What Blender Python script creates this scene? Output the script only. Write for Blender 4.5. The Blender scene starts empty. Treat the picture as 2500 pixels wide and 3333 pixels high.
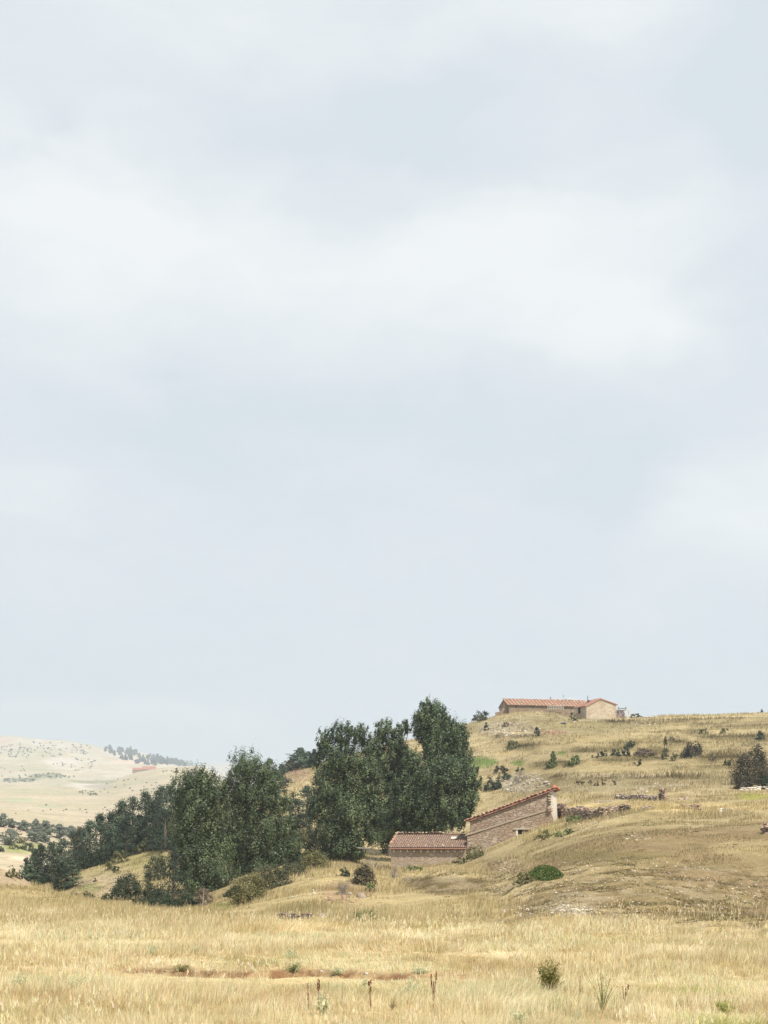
import bpy, math, random
import numpy as np
from mathutils import Vector, Matrix

# ------------------------------------------------------------------ basics
S = bpy.context.scene
C = S.collection
RNG = np.random.default_rng(7)
F, CU, VH = 5000.0, 1250.0, 2780.0       # focal length, centre column and eye level in photo pixels
def P(u, v, Y):                           # a point at depth Y seen at (u, v), eye at the origin
    return np.array([(u - CU) * Y / F, Y, (VH - v) * Y / F])

def link(o, parent=None):
    C.objects.link(o)
    if parent is not None: o.parent = parent
    return o
def tag(o, label=None, cat=None, group=None, kind=None):
    if label: o['label'] = label
    if cat: o['category'] = cat
    if group: o['group'] = group
    if kind: o['kind'] = kind
    return o
def empty(name, loc, label, cat, group=None, rz=0.0):
    o = bpy.data.objects.new(name, None); link(o)
    o.location = loc; o.rotation_euler = (0, 0, rz); o.empty_display_size = .3
    return tag(o, label, cat, group)

def mesh_np(name, verts, faces, mat, col=None, parent=None, loc=None, smooth=False):
    """faces: list of int arrays (n,3) or (n,4); col: per-vertex linear rgb"""
    verts = np.asarray(verts, np.float64).reshape(-1, 3)
    if loc is not None: verts = verts - np.asarray(loc)
    me = bpy.data.meshes.new(name)
    me.vertices.add(len(verts)); me.vertices.foreach_set('co', verts.astype(np.float32).ravel())
    fl = [np.asarray(f, np.int32) for f in faces if len(f)]
    idx = np.concatenate([f.ravel() for f in fl])
    tot = np.concatenate([np.full(len(f), f.shape[1], np.int32) for f in fl])
    st = np.concatenate([[0], np.cumsum(tot)[:-1]]).astype(np.int32)
    me.loops.add(len(idx)); me.loops.foreach_set('vertex_index', idx)
    me.polygons.add(len(tot)); me.polygons.foreach_set('loop_start', st); me.polygons.foreach_set('loop_total', tot)
    if smooth: me.polygons.foreach_set('use_smooth', np.ones(len(tot), bool))
    me.update(calc_edges=True)
    if col is not None:
        a = me.color_attributes.new('Col', 'FLOAT_COLOR', 'POINT')
        c = np.ones((len(verts), 4), np.float32); c[:, :3] = col
        a.data.foreach_set('color', c.ravel())
    if mat: me.materials.append(mat)
    o = bpy.data.objects.new(name, me); link(o, parent)
    if loc is not None and parent is None: o.location = loc
    return o

# value noise ------------------------------------------------------
def vnoise(x, y, seed=0):
    x = np.asarray(x, float); y = np.asarray(y, float)
    xi = np.floor(x).astype(np.int64); yi = np.floor(y).astype(np.int64)
    fx = x - xi; fy = y - yi; fx = fx*fx*(3-2*fx); fy = fy*fy*(3-2*fy)
    def h(a, b):
        n = (a * 374761393 + b * 668265263 + seed * 1442695041) & 0x7fffffff
        n = ((n ^ (n >> 13)) * 1274126177) & 0x7fffffff
        return ((n ^ (n >> 16)) & 0xffff) / 65535.0
    return (h(xi, yi)*(1-fx) + h(xi+1, yi)*fx)*(1-fy) + (h(xi, yi+1)*(1-fx) + h(xi+1, yi+1)*fx)*fy
def fbm(x, y, oct=4, seed=0):
    r = 0; a = .5; t = 0
    for i in range(oct):
        r = r + a*vnoise(x, y, seed+i*17); t += a; a *= .5; x = np.asarray(x)*2.03+5.1; y = np.asarray(y)*2.03+9.7
    return r/t
def sstep(a, b, x):
    t = np.clip((x-a)/(b-a), 0, 1); return t*t*(3-2*t)

# pchip along last axis ---------------------------------------------
def pchip(x, Y, xq):
    x = np.asarray(x, float); Y = np.asarray(Y, float); h = np.diff(x); d = np.diff(Y, axis=-1)/h
    m = np.zeros_like(Y)
    w1 = 2*h[1:]+h[:-1]; w2 = h[1:]+2*h[:-1]
    d0, d1 = d[..., :-1], d[..., 1:]
    ok = d0*d1 > 0
    with np.errstate(divide='ignore', invalid='ignore'):
        mm = (w1+w2)/(w1/np.where(d0 == 0, 1, d0)+w2/np.where(d1 == 0, 1, d1))
    m[..., 1:-1] = np.where(ok, mm, 0); m[..., 0] = d[..., 0]; m[..., -1] = d[..., -1]
    k = np.clip(np.searchsorted(x, xq)-1, 0, len(x)-2); t = (xq-x[k])/h[k]
    return ((1+2*t)*(1-t)**2)*Y[..., k] + t*(1-t)**2*h[k]*m[..., k] + t*t*(3-2*t)*Y[..., k+1] + t*t*(t-1)*h[k]*m[..., k+1]

# ------------------------------------------------------------------ terrain
class Sheet:
    def __init__(s, rows, cols, table, us, ys):
        ly = np.log(ys); tab = np.array([table[c] for c in cols], float)      # (cols, rows)
        a = pchip(np.log(rows), tab, ly)                                        # (cols, ny)
        b = pchip(cols, a.T, us)                                                # (ny, nu)
        s.us, s.ys, s.ly = us, ys, ly
        s.U, s.Y = np.meshgrid(us, ys)
        s.X = (s.U-CU)*s.Y/F
        s.Z = (VH-b)*s.Y/F
    def v(s): return VH - s.Z*F/s.Y
    def _w(s, u, Y):
        fu = np.clip((u-s.us[0])/(s.us[1]-s.us[0]), 0, len(s.us)-1.001)
        fy = np.clip((np.log(Y)-s.ly[0])/(s.ly[1]-s.ly[0]), 0, len(s.ly)-1.001)
        i = fu.astype(int); j = fy.astype(int); return i, j, fu-i, fy-j
    def samp(s, A, u, Y):
        i, j, a, b = s._w(np.asarray(u, float), np.asarray(Y, float))
        a = a if A.ndim == 2 else a[..., None]; b = b if A.ndim == 2 else b[..., None]
        return (A[j, i]*(1-a)+A[j, i+1]*a)*(1-b) + (A[j+1, i]*(1-a)+A[j+1, i+1]*a)*b
    def z(s, X, Y): return s.samp(s.Z, CU + np.asarray(X)*F/np.asarray(Y), Y)
    def hit(s, u, v, ymin=0.0, ymax=1e9):
        """nearest depth beyond ymin at which the ground in column u is seen at row v"""
        ok = (s.ys >= ymin) & (s.ys <= ymax); yy = s.ys[ok]
        vv = VH - s.samp(s.Z, np.full(len(yy), float(u)), yy)*F/yy
        k = np.nonzero(vv <= v)[0]
        if len(k) == 0: return yy[int(np.argmin(vv))]
        k = k[0]
        if k == 0: return yy[0]
        t = (vv[k-1]-v)/max(vv[k-1]-vv[k], 1e-6)
        return yy[k-1]+(yy[k]-yy[k-1])*t
    def at(s, u, v, ymin=0.0, ymax=1e9):
        y = s.hit(u, v, ymin, ymax); x = (u-CU)*y/F
        return np.array([x, y, float(s.z(x, y))])
    def mesh(s, name, mat, col):
        ny, nu = s.X.shape
        V = np.stack([s.X, s.Y, s.Z], -1).reshape(-1, 3)
        i = np.arange(ny*nu).reshape(ny, nu)
        q = np.stack([i[:-1, :-1], i[:-1, 1:], i[1:, 1:], i[1:, :-1]], -1).reshape(-1, 4)
        return mesh_np(name, V, [q], mat, col.reshape(-1, 3), smooth=True)

ROWS = [3, 10, 16, 23.5, 28, 34, 42, 52, 60, 70, 85, 100, 120, 140, 160, 185, 215, 250, 300, 350, 400, 450, 550, 700]
NEAR = [7113, 4080, 3592, 3333, 3244, 3162, 3090]
T = {
 -1500: [3020, 2990, 2950, 2900, 2850, 2800, 2800, 2850, 2890, 2880, 2880, 2900, 2920, 2940, 2950, 2960, 2980],
 -300: [3022, 2991, 2950, 2905, 2862, 2800, 2830, 2880, 2905, 2890, 2885, 2900, 2920, 2940, 2950, 2960, 2980],
 0:    [3028, 2992, 2950, 2912, 2880, 2828, 2850, 2890, 2905, 2895, 2890, 2905, 2920, 2940, 2950, 2960, 2980],
 150:  [3030, 2995, 2958, 2925, 2902, 2905, 2930, 2925, 2900, 2885, 2885, 2910, 2930, 2940, 2950, 2960, 2980],
 300:  [3030, 3000, 2968, 2942, 2935, 2950, 2945, 2915, 2870, 2820, 2795, 2830, 2870, 2900, 2920, 2950, 2980],
 450:  [3030, 3002, 2975, 2958, 2960, 2975, 2950, 2900, 2840, 2780, 2735, 2750, 2790, 2840, 2880, 2940, 2980],
 600:  [3032, 3005, 2985, 2970, 2968, 2975, 2950, 2890, 2810, 2730, 2660, 2650, 2690, 2740, 2800, 2900, 2980],
 750:  [3032, 3008, 2990, 2965, 2952, 2938, 2905, 2850, 2780, 2700, 2620, 2585, 2600, 2650, 2720, 2850, 2960],
 900:  [3032, 3008, 2985, 2945, 2905, 2870, 2845, 2815, 2770, 2700, 2620, 2545, 2530, 2560, 2620, 2740, 2900],
 1050: [3032, 3005, 2975, 2925, 2880, 2845, 2825, 2803, 2760, 2700, 2620, 2530, 2487, 2495, 2540, 2650, 2800],
 1250: [3035, 3010, 2975, 2930, 2890, 2860, 2842, 2825, 2785, 2710, 2620, 2520, 2450, 2430, 2470, 2600, 2800],
 1450: [3035, 3010, 2970, 2920, 2880, 2850, 2830, 2810, 2760, 2680, 2590, 2490, 2410, 2385, 2420, 2560, 2780],
 1600: [3035, 3010, 2965, 2905, 2850, 2810, 2780, 2745, 2700, 2640, 2560, 2470, 2390, 2335, 2360, 2500, 2740],
 1750: [3032, 2985, 2925, 2850, 2795, 2755, 2715, 2685, 2650, 2590, 2530, 2440, 2370, 2318, 2318, 2460, 2720],
 1900: [3030, 2970, 2900, 2810, 2745, 2700, 2665, 2640, 2600, 2550, 2500, 2430, 2375, 2342, 2338, 2450, 2700],
 2100: [3030, 2970, 2890, 2790, 2715, 2670, 2640, 2615, 2580, 2535, 2490, 2430, 2380, 2335, 2335, 2450, 2700],
 2300: [3032, 2985, 2905, 2790, 2710, 2665, 2635, 2605, 2570, 2530, 2485, 2430, 2380, 2330, 2328, 2440, 2700],
 2500: [3040, 3000, 2920, 2790, 2700, 2650, 2620, 2595, 2565, 2525, 2480, 2425, 2370, 2325, 2320, 2430, 2700],
 2800: [3040, 3000, 2930, 2800, 2700, 2650, 2615, 2590, 2560, 2520, 2475, 2420, 2368, 2322, 2315, 2430, 2700],
 4000: [3030, 2990, 2930, 2800, 2700, 2650, 2615, 2590, 2560, 2520, 2475, 2420, 2368, 2322, 2315, 2430, 2700],
}
cols = sorted(T)
g = Sheet(np.array(ROWS, float), np.array(cols, float), {c: NEAR+T[c] for c in cols},
          np.linspace(-1500, 4000, 641), np.exp(np.linspace(math.log(3), math.log(700), 820)))
gv = g.v()
# rut of the old track across the field
def rut_y(u): return 33.6 + 1.6*np.sin(u/900.0+2.2) + 1.2*(vnoise(np.asarray(u)/260.0, 3.3, 5)-.5)
rut = np.exp(-((g.Y-rut_y(g.U)-.15)/.36)**2)*(.5+.6*sstep(.40, .66, fbm(g.U/36, g.Y*2.2, 4, 71))) * (.35+.65*sstep(250, 600, g.U)*(1-sstep(1150, 1700, g.U)))
rm = .15+.85*sstep(200, 600, g.U)*(1-sstep(1250, 1900, g.U))
g.Z -= .10*rut
g.Z += .15*rm*sstep(-.1, .25, g.Y-rut_y(g.U)-.25*(fbm(g.U/60, g.Y*0, 3, 8)-.5))*(1-sstep(3, 9, g.Y-rut_y(g.U)))
g.Z -= .10*rm*sstep(-6, -1, g.Y-rut_y(g.U))*(1-sstep(0, 8, g.Y-rut_y(g.U)))
# terraces and swells
far = sstep(55, 110, g.Y)
g.Z += far*.7*(fbm(g.X/11, g.Y/11, 4, 3)-.5) + (.05+.16*far)*(fbm(g.X/1.6, g.Y/1.6, 3, 9)-.5) + .1*(1-far)*(fbm(g.X/4, g.Y/4, 3, 21)-.5)
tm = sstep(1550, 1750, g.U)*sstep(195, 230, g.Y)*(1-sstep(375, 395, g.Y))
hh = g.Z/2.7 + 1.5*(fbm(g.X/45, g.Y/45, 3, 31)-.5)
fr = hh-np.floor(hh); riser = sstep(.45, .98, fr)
g.Z += tm*2.7*.7*(riser-fr+.2)
rough_m = np.zeros_like(g.Z)
for (u_, v_, ru_, rv_) in [(2050, 2890, 520, 100), (1450, 2880, 140, 34), (1690, 2548, 130, 40), (1670, 2375, 130, 30), (2450, 3025, 260, 26), (1640, 2820, 70, 30), (350, 2885, 95, 40)]:
    rough_m = np.maximum(rough_m, 1-sstep(.5, 1.4, ((g.U-u_)/ru_)**2+((gv-v_)/rv_)**2))
g.Z += rough_m*(.34*(fbm(g.X/1.3, g.Y/.8, 4, 301)-.5)+.5*(fbm(g.X/4, g.Y/2.2, 3, 302)-.5))
# ridge of bare mounds near the lower barn
def mound(u, Y, ru, ry, h):
    g.Z[:] += h*np.exp(-((g.U-u)/ru)**2-((g.Y-Y)/ry)**2)
mound(1450, 98, 120, 7, .9); mound(1130, 112, 90, 6, .5); mound(2500, 56, 280, 3.0, .40); mound(1900, 82, 300, 4, -.25)
stepw = lambda yc, w, h, m: h*sstep(yc-w, yc+w, g.Y)*m
g.Z += .35*np.exp(-((g.Y-128-6*np.sin(g.U/170))/2.5)**2)*sstep(1850, 1950, g.U)
gv = g.v()

HR = [240, 260, 300, 350, 400, 450, 520, 700, 1100, 1700, 2300, 2700, 3200, 4000, 4600, 5000, 5800, 7000, 8500, 10500]
HT = {
 -4000: [2960, 2900, 2830, 2780, 2730, 2700, 2680, 2650, 2620, 2580, 2540, 2500, 2450, 2410, 2390, 2400, 2450, 2520, 2560, 2580],
 -600: [2960, 2890, 2840, 2780, 2725, 2695, 2678, 2655, 2625, 2585, 2545, 2508, 2460, 2415, 2396, 2404, 2450, 2520, 2555, 2580],
 0:    [2960, 2905, 2850, 2790, 2735, 2700, 2680, 2660, 2630, 2590, 2550, 2515, 2470, 2425, 2404, 2412, 2460, 2520, 2550, 2580],
 150:  [2960, 2915, 2865, 2815, 2770, 2735, 2715, 2690, 2640, 2595, 2555, 2520, 2475, 2435, 2412, 2418, 2460, 2520, 2545, 2580],
 300:  [2960, 2925, 2880, 2840, 2800, 2775, 2745, 2705, 2650, 2600, 2555, 2530, 2490, 2450, 2422, 2425, 2465, 2520, 2540, 2580],
 450:  [2960, 2930, 2890, 2850, 2815, 2785, 2750, 2700, 2640, 2575, 2510, 2520, 2508, 2475, 2450, 2452, 2480, 2515, 2530, 2580],
 560:  [2960, 2940, 2900, 2860, 2820, 2785, 2740, 2690, 2625, 2555, 2494, 2512, 2515, 2495, 2476, 2480, 2500, 2515, 2500, 2560],
 650:  [2960, 2940, 2900, 2860, 2820, 2785, 2740, 2695, 2630, 2555, 2495, 2520, 2535, 2530, 2510, 2512, 2515, 2515, 2489, 2540],
 750:  [2960, 2940, 2900, 2860, 2820, 2790, 2760, 2715, 2665, 2600, 2548, 2570, 2570, 2560, 2545, 2545, 2540, 2525, 2490, 2540],
 1000: [2960, 2950, 2920, 2890, 2870, 2850, 2830, 2800, 2760, 2720, 2690, 2670, 2660, 2650, 2640, 2630, 2620, 2600, 2560, 2580],
 1500: [2960, 2950, 2930, 2910, 2890, 2870, 2850, 2820, 2780, 2740, 2700, 2690, 2680, 2670, 2660, 2650, 2640, 2620, 2600, 2600],
 3000: [2960, 2950, 2930, 2910, 2890, 2870, 2850, 2820, 2780, 2740, 2700, 2690, 2680, 2670, 2660, 2650, 2640, 2620, 2600, 2600],
 6000: [2960, 2950, 2930, 2910, 2890, 2870, 2850, 2820, 2780, 2740, 2700, 2690, 2680, 2670, 2660, 2650, 2640, 2620, 2600, 2600],
}
hc = sorted(HT)
hl = Sheet(np.array(HR, float), np.array(hc, float), HT, np.linspace(-4000, 6000, 801), np.exp(np.linspace(math.log(240), math.log(10500), 520)))
hl.Z += (.6+hl.Y*.003)*(fbm(hl.X/60, hl.Y/90, 5, 77)-.5)*np.clip((hl.Y-300)/300, 0, 1) + 1.2*(fbm(hl.X/9, hl.Y/14, 3, 4)-.5) + hl.Y*.012*(fbm(hl.X/260+hl.Y/700, hl.Y/620, 4, 91)-.5)*np.clip((hl.Y-450)/500, 0, 1)

# ------------------------------------------------------------------ materials
def newmat(name):
    m = bpy.data.materials.new(name); m.use_nodes = True
    n = m.node_tree.nodes; n.clear(); return m, n, m.node_tree.links
class NB:
    """small node builder"""
    def __init__(s, nt): s.n, s.l = nt.nodes, nt.links
    def add(s, t, **k):
        x = s.n.new(t)
        for a, b in k.items(): setattr(x, a, b)
        return x
    def set(s, sock, val):
        if isinstance(val, bpy.types.NodeSocket): s.l.new(val, sock)
        else: sock.default_value = val
    def math(s, op, a, b=None, c=None, clamp=False):
        x = s.add('ShaderNodeMath', operation=op, use_clamp=clamp)
        for i, v in enumerate((a, b, c)):
            if v is not None: s.set(x.inputs[i], v)
        return x.outputs[0]
    def mix(s, f, a, b, blend='MIX'):
        x = s.add('ShaderNodeMix', data_type='RGBA', blend_type=blend)
        s.set(x.inputs[0], f)
        for i, v in ((6, a), (7, b)):
            s.set(x.inputs[i], v if isinstance(v, bpy.types.NodeSocket) else (*v, 1.0) if len(v) == 3 else v)
        return x.outputs[2]
    def noise(s, vec, scale, detail=4, rough=.55):
        x = s.add('ShaderNodeTexNoise'); s.set(x.inputs['Vector'], vec)
        x.inputs['Scale'].default_value = scale; x.inputs['Detail'].default_value = detail; x.inputs['Roughness'].default_value = rough
        return x.outputs['Fac']
    def rng(s, x, a, b, c=0., d=1.):
        m = s.add('ShaderNodeMapRange'); s.set(m.inputs[0], x)
        for i, q in enumerate((a, b, c, d)): m.inputs[i+1].default_value = q
        return m.outputs[0]
    def bsdf(s, col, rough=.9, spec=.2, normal=None):
        p = s.add('ShaderNodeBsdfPrincipled'); s.set(p.inputs['Base Color'], col if isinstance(col, bpy.types.NodeSocket) else (*col, 1))
        s.set(p.inputs['Roughness'], rough); p.inputs['Specular IOR Level'].default_value = spec
        if normal is not None: s.l.new(normal, p.inputs['Normal'])
        return p.outputs[0]
    def bump(s, h, dist, strength=1.):
        b = s.add('ShaderNodeBump'); s.set(b.inputs['Height'], h); b.inputs['Distance'].default_value = dist; b.inputs['Strength'].default_value = strength
        return b.outputs[0]
    def out(s, sh): s.l.new(sh, s.add('ShaderNodeOutputMaterial').inputs[0])
    def obj(s): return s.add('ShaderNodeTexCoord').outputs['Object']
    def attr(s): return s.add('ShaderNodeAttribute', attribute_name='Col').outputs['Color']

def mat_ground(name, scales, amp):
    m, n, l = newmat(name); b = NB(m.node_tree); o = b.obj(); c = b.attr()
    f1 = b.noise(o, scales[0], 6, .65); f2 = b.noise(o, scales[1], 5, .6)
    k = b.math('MULTIPLY', b.rng(f1, .3, .7, 1-amp, 1+amp), b.rng(f2, .3, .7, 1-amp*.6, 1+amp*.6))
    comb = b.add('ShaderNodeCombineColor'); [l.new(k, comb.inputs[i]) for i in range(3)]
    col = b.mix(1.0, c, comb.outputs[0], 'MULTIPLY')
    b.out(b.bsdf(col, .95, .1, b.bump(f1, .12/scales[0]*3, .7))); return m
M = {}
M['ground'] = mat_ground('earth_and_turf', (5.0, .6), .30)
M['hill'] = mat_ground('far_hill_turf', (.25, .03), .22)

def mat_leaf(name, back=None, rough=.55, trans=.22, spec=.3):
    m, n, l = newmat(name); b = NB(m.node_tree); c = b.attr()
    if back:
        gm = b.add('ShaderNodeNewGeometry'); c = b.mix(gm.outputs['Backfacing'], c, b.mix(.16, c, back))
    t = b.add('ShaderNodeBsdfTranslucent'); l.new(b.mix(1., c, (1.0, 1.05, .6), 'MULTIPLY'), t.inputs[0])
    mx = b.add('ShaderNodeMixShader'); mx.inputs[0].default_value = trans
    l.new(b.bsdf(c, rough, spec), mx.inputs[1]); l.new(t.outputs[0], mx.inputs[2]); b.out(mx.outputs[0]); return m
M['grass'] = mat_leaf('dry_grass', None, .7, .25, .25)
M['poplar'] = mat_leaf('poplar_leaf', (.20, .235, .15), .5, .08, .25)
M['pine'] = mat_leaf('pine_needle', None, .6, .10, .25)
M['bush'] = mat_leaf('bush_leaf', None, .6, .15, .25)

def mat_bark(name, a, bb):
    m, n, l = newmat(name); b = NB(m.node_tree); o = b.obj()
    f = b.noise(o, 9, 5, .7); b.out(b.bsdf(b.mix(f, a, bb), .9, .1, b.bump(f, .05))); return m
M['bark'] = mat_bark('bark', (.10, .075, .06), (.26, .21, .17))
M['twig'] = mat_bark('dead_twig', (.26, .22, .19), (.42, .37, .33))
M['wood'] = mat_bark('weathered_wood', (.36, .31, .25), (.58, .53, .46))
M['darkwood'] = mat_bark('dark_wood', (.06, .045, .035), (.13, .10, .08))

def mat_stone_wall(name, sx, sz, base, alt, mortar, bstr=.06, stain=.5):
    m, n, l = newmat(name); b = NB(m.node_tree); o = b.obj()
    sp = b.add('ShaderNodeSeparateXYZ'); l.new(o, sp.inputs[0])
    wob = b.noise(o, 1.3, 3)
    cx = b.math('ADD', b.math('MULTIPLY', b.math('ADD', sp.outputs[0], sp.outputs[1]), sx), b.math('MULTIPLY', b.noise(o, 2.1, 3), 2.0))
    cz = b.math('ADD', b.math('MULTIPLY', sp.outputs[2], sz), b.math('MULTIPLY', wob, 1.6))
    cb = b.add('ShaderNodeCombineXYZ'); l.new(cx, cb.inputs[0]); l.new(cz, cb.inputs[1])
    v1 = b.add('ShaderNodeTexVoronoi', voronoi_dimensions='2D', feature='F1'); l.new(cb.outputs[0], v1.inputs['Vector']); v1.inputs['Scale'].default_value = 1; v1.inputs['Randomness'].default_value = 1.0
    v2 = b.add('ShaderNodeTexVoronoi', voronoi_dimensions='2D', feature='DISTANCE_TO_EDGE'); l.new(cb.outputs[0], v2.inputs['Vector']); v2.inputs['Scale'].default_value = 1; v2.inputs['Randomness'].default_value = 1.0
    sc = b.add('ShaderNodeSeparateColor'); l.new(v1.outputs['Color'], sc.inputs[0])
    stone = b.mix(sc.outputs[0], base, alt)
    stone = b.mix(b.math('MULTIPLY', b.rng(b.noise(o, .55, 4), .42, .62), stain), stone, [x*.55+y*.5 for x, y in zip(base, (.32, .17, .08))])
    edge = b.rng(v2.outputs['Distance'], .02, .12)
    fine = b.noise(o, 14, 4, .7)
    stone = b.mix(b.rng(fine, .35, .65, 0., .55), stone, [x*.6 for x in base])
    col = b.mix(edge, mortar, stone)
    h = b.math('ADD', b.math('MULTIPLY', edge, .7), b.math('MULTIPLY', fine, .4))
    b.out(b.bsdf(col, .92, .15, b.bump(h, bstr))); return m
M['shed_wall'] = mat_stone_wall('grey_rubble_masonry', 2.4, 5.2, (.42, .335, .255), (.58, .495, .395), (.34, .27, .205), .04)
M['barn_wall'] = mat_stone_wall('brown_rubble_masonry', 2.0, 4.6, (.36, .28, .21), (.58, .475, .37), (.24, .18, .135), .05)
M['hill_wall'] = mat_stone_wall('weathered_rubble_masonry', 1.7, 3.4, (.27, .205, .145), (.47, .385, .29), (.16, .12, .085))
M['gable_wall'] = mat_stone_wall('pointed_limestone_masonry', 1.6, 3.0, (.46, .37, .25), (.64, .57, .45), (.58, .52, .42), .03, .85)

def mat_plain(name, col, rough=.8, var=.25, scale=6, spec=.2):
    m, n, l = newmat(name); b = NB(m.node_tree); o = b.obj(); f = b.noise(o, scale, 5, .65)
    b.out(b.bsdf(b.mix(f, [x*(1-var) for x in col], [min(x*(1+var), .95) for x in col]), rough, spec, b.bump(f, .02))); return m
M['whitewash'] = mat_plain('worn_whitewash', (.66, .60, .50), .9, .25, 2.5)
M['coping'] = mat_plain('mortar_coping', (.40, .33, .25), .95, .3, 5)
M['dark'] = mat_plain('dark_opening', (.015, .013, .012), .9, .2)
M['metal'] = mat_plain('grey_metal', (.16, .16, .17), .5, .2, 5, .5)
M['rust'] = mat_plain('rusty_metal', (.22, .12, .09), .7, .35, 8)
M['white'] = mat_plain('white_paint', (.72, .71, .68), .7, .12, 3)
M['brownpaint'] = mat_plain('red_brown_verge', (.40, .21, .16), .8, .2, 3)
M['tile'] = None
m, n, l = newmat('clay_tile'); b = NB(m.node_tree); o = b.obj(); f = b.noise(o, 5, 5, .7)
cc = b.mix(b.rng(f, .4, .75, 0., .5), b.attr(), (.22, .17, .13)); b.out(b.bsdf(cc, .85, .2)); M['tile'] = m
m, n, l = newmat('rock'); b = NB(m.node_tree); o = b.obj(); f = b.noise(o, 4, 6, .7)
k = b.rng(f, .3, .7, .65, 1.3); cmb = b.add('ShaderNodeCombineColor'); [l.new(k, cmb.inputs[i]) for i in range(3)]
b.out(b.bsdf(b.mix(1., b.attr(), cmb.outputs[0], 'MULTIPLY'), .92, .15, b.bump(f, .05))); M['rock'] = m

# ------------------------------------------------------------------ ground colours (turf, earth and stone, with some relief shade painted in)
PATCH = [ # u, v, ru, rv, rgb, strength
 (1450, 2880, 140, 32, (.155, .115, .06), 1), (1960, 2787, 230, 20, (.20, .16, .075), .8), (2480, 3006, 300, 24, (.15, .12, .045), 1),  # long strip under the broad mound's crest is relief shade painted in
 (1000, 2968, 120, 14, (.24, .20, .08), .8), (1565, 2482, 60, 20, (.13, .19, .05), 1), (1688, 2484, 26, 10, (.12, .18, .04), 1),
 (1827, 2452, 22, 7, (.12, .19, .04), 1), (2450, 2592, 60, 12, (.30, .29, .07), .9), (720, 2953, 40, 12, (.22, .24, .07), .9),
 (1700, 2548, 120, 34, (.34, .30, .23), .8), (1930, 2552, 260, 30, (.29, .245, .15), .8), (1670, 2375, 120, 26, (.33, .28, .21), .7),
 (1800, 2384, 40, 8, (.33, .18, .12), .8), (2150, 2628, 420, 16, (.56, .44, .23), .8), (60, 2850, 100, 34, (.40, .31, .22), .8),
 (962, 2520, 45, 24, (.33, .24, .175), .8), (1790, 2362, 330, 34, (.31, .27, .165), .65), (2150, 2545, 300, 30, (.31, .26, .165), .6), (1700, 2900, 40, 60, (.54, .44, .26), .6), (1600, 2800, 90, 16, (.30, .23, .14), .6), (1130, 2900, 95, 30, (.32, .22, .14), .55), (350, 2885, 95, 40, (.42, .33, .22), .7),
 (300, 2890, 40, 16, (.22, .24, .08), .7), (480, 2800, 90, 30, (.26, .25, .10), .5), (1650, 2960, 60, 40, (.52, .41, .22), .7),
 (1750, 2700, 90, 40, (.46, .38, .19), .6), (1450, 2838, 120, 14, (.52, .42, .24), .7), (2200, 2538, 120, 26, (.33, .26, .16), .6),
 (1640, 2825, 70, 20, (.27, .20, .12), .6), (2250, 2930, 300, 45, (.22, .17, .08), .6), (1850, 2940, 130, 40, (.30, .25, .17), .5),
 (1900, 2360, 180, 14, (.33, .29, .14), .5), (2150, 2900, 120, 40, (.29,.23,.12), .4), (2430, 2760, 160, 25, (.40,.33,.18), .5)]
def ground_col(U, V, X, Y):
    n1 = fbm(X/9, Y/9, 4, 41); n2 = fbm(X/2.2, Y/2.2, 4, 51); n3 = fbm(X/28, Y/28, 3, 61)
    def c(*a): return np.array(a)
    fieldc = c(.52, .42, .25) ; upper = c(.44, .36, .22); moundc = c(.25, .185, .105); leftc = c(.40, .32, .165); midc = c(.39, .315, .18)
    sh = U.shape+(1,)
    wF = 1-sstep(49, 60, Y + 5*(n1-.5) - 12*(1-sstep(300, 900, U)))
    col = np.broadcast_to(upper, U.shape+(3,)).copy()
    def lay(w, cc):
        nonlocal col
        w = np.clip(w, 0, 1).reshape(sh); col = col*(1-w)+np.asarray(cc)*w
    lay((1-sstep(170, 190, Y)), midc)
    lay((1-sstep(105, 120, Y))*(1-sstep(600, 850, U)), leftc)
    lay(sstep(1640, 1760, U-(V-2850)*-.5)*(1-sstep(96, 112, Y)), moundc)
    lay(sstep(120, 150, Y)*(1-sstep(500, 800, U))*.7, (.37, .31, .16))
    lay(sstep(.52, .72, n1)*.6, (.28, .22, .115))
    lay(sstep(.55, .75, n2)*.45*sstep(55, 70, Y), (.21, .17, .08))
    lay(sstep(.53, .7, n3)*.5, (.50, .40, .21))
    lay((1-sstep(68, 84, Y))*(1-sstep(1500, 1700, U))*.6, (.52, .43, .25))
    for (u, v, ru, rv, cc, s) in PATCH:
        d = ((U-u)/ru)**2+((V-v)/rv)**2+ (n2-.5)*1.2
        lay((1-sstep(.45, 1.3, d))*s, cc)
    lay(wF, fieldc)
    lay(wF*sstep(.5, .72, n1)*.45, (.42, .31, .15)); lay(wF*sstep(.55, .75, n2)*.3, (.40, .33, .15))
    return col
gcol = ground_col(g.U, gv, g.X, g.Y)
# overgrown terrace banks: strips of scrubby olive turf with bleached grass along their upper edge
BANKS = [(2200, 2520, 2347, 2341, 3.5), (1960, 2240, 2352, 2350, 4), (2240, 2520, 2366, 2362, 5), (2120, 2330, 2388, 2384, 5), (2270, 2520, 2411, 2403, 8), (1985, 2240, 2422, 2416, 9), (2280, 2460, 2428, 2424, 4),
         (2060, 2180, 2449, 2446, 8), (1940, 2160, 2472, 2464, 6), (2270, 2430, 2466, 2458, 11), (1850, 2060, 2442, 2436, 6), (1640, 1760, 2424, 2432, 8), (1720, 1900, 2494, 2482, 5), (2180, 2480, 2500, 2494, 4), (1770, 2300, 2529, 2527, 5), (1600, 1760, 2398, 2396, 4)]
bnk = np.zeros_like(g.Z); wob_ = 5*(fbm(g.U/70, g.Y/30, 3, 501)-.5); farm_ = sstep(185, 215, g.Y)*(1-sstep(405, 420, g.Y))
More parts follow.
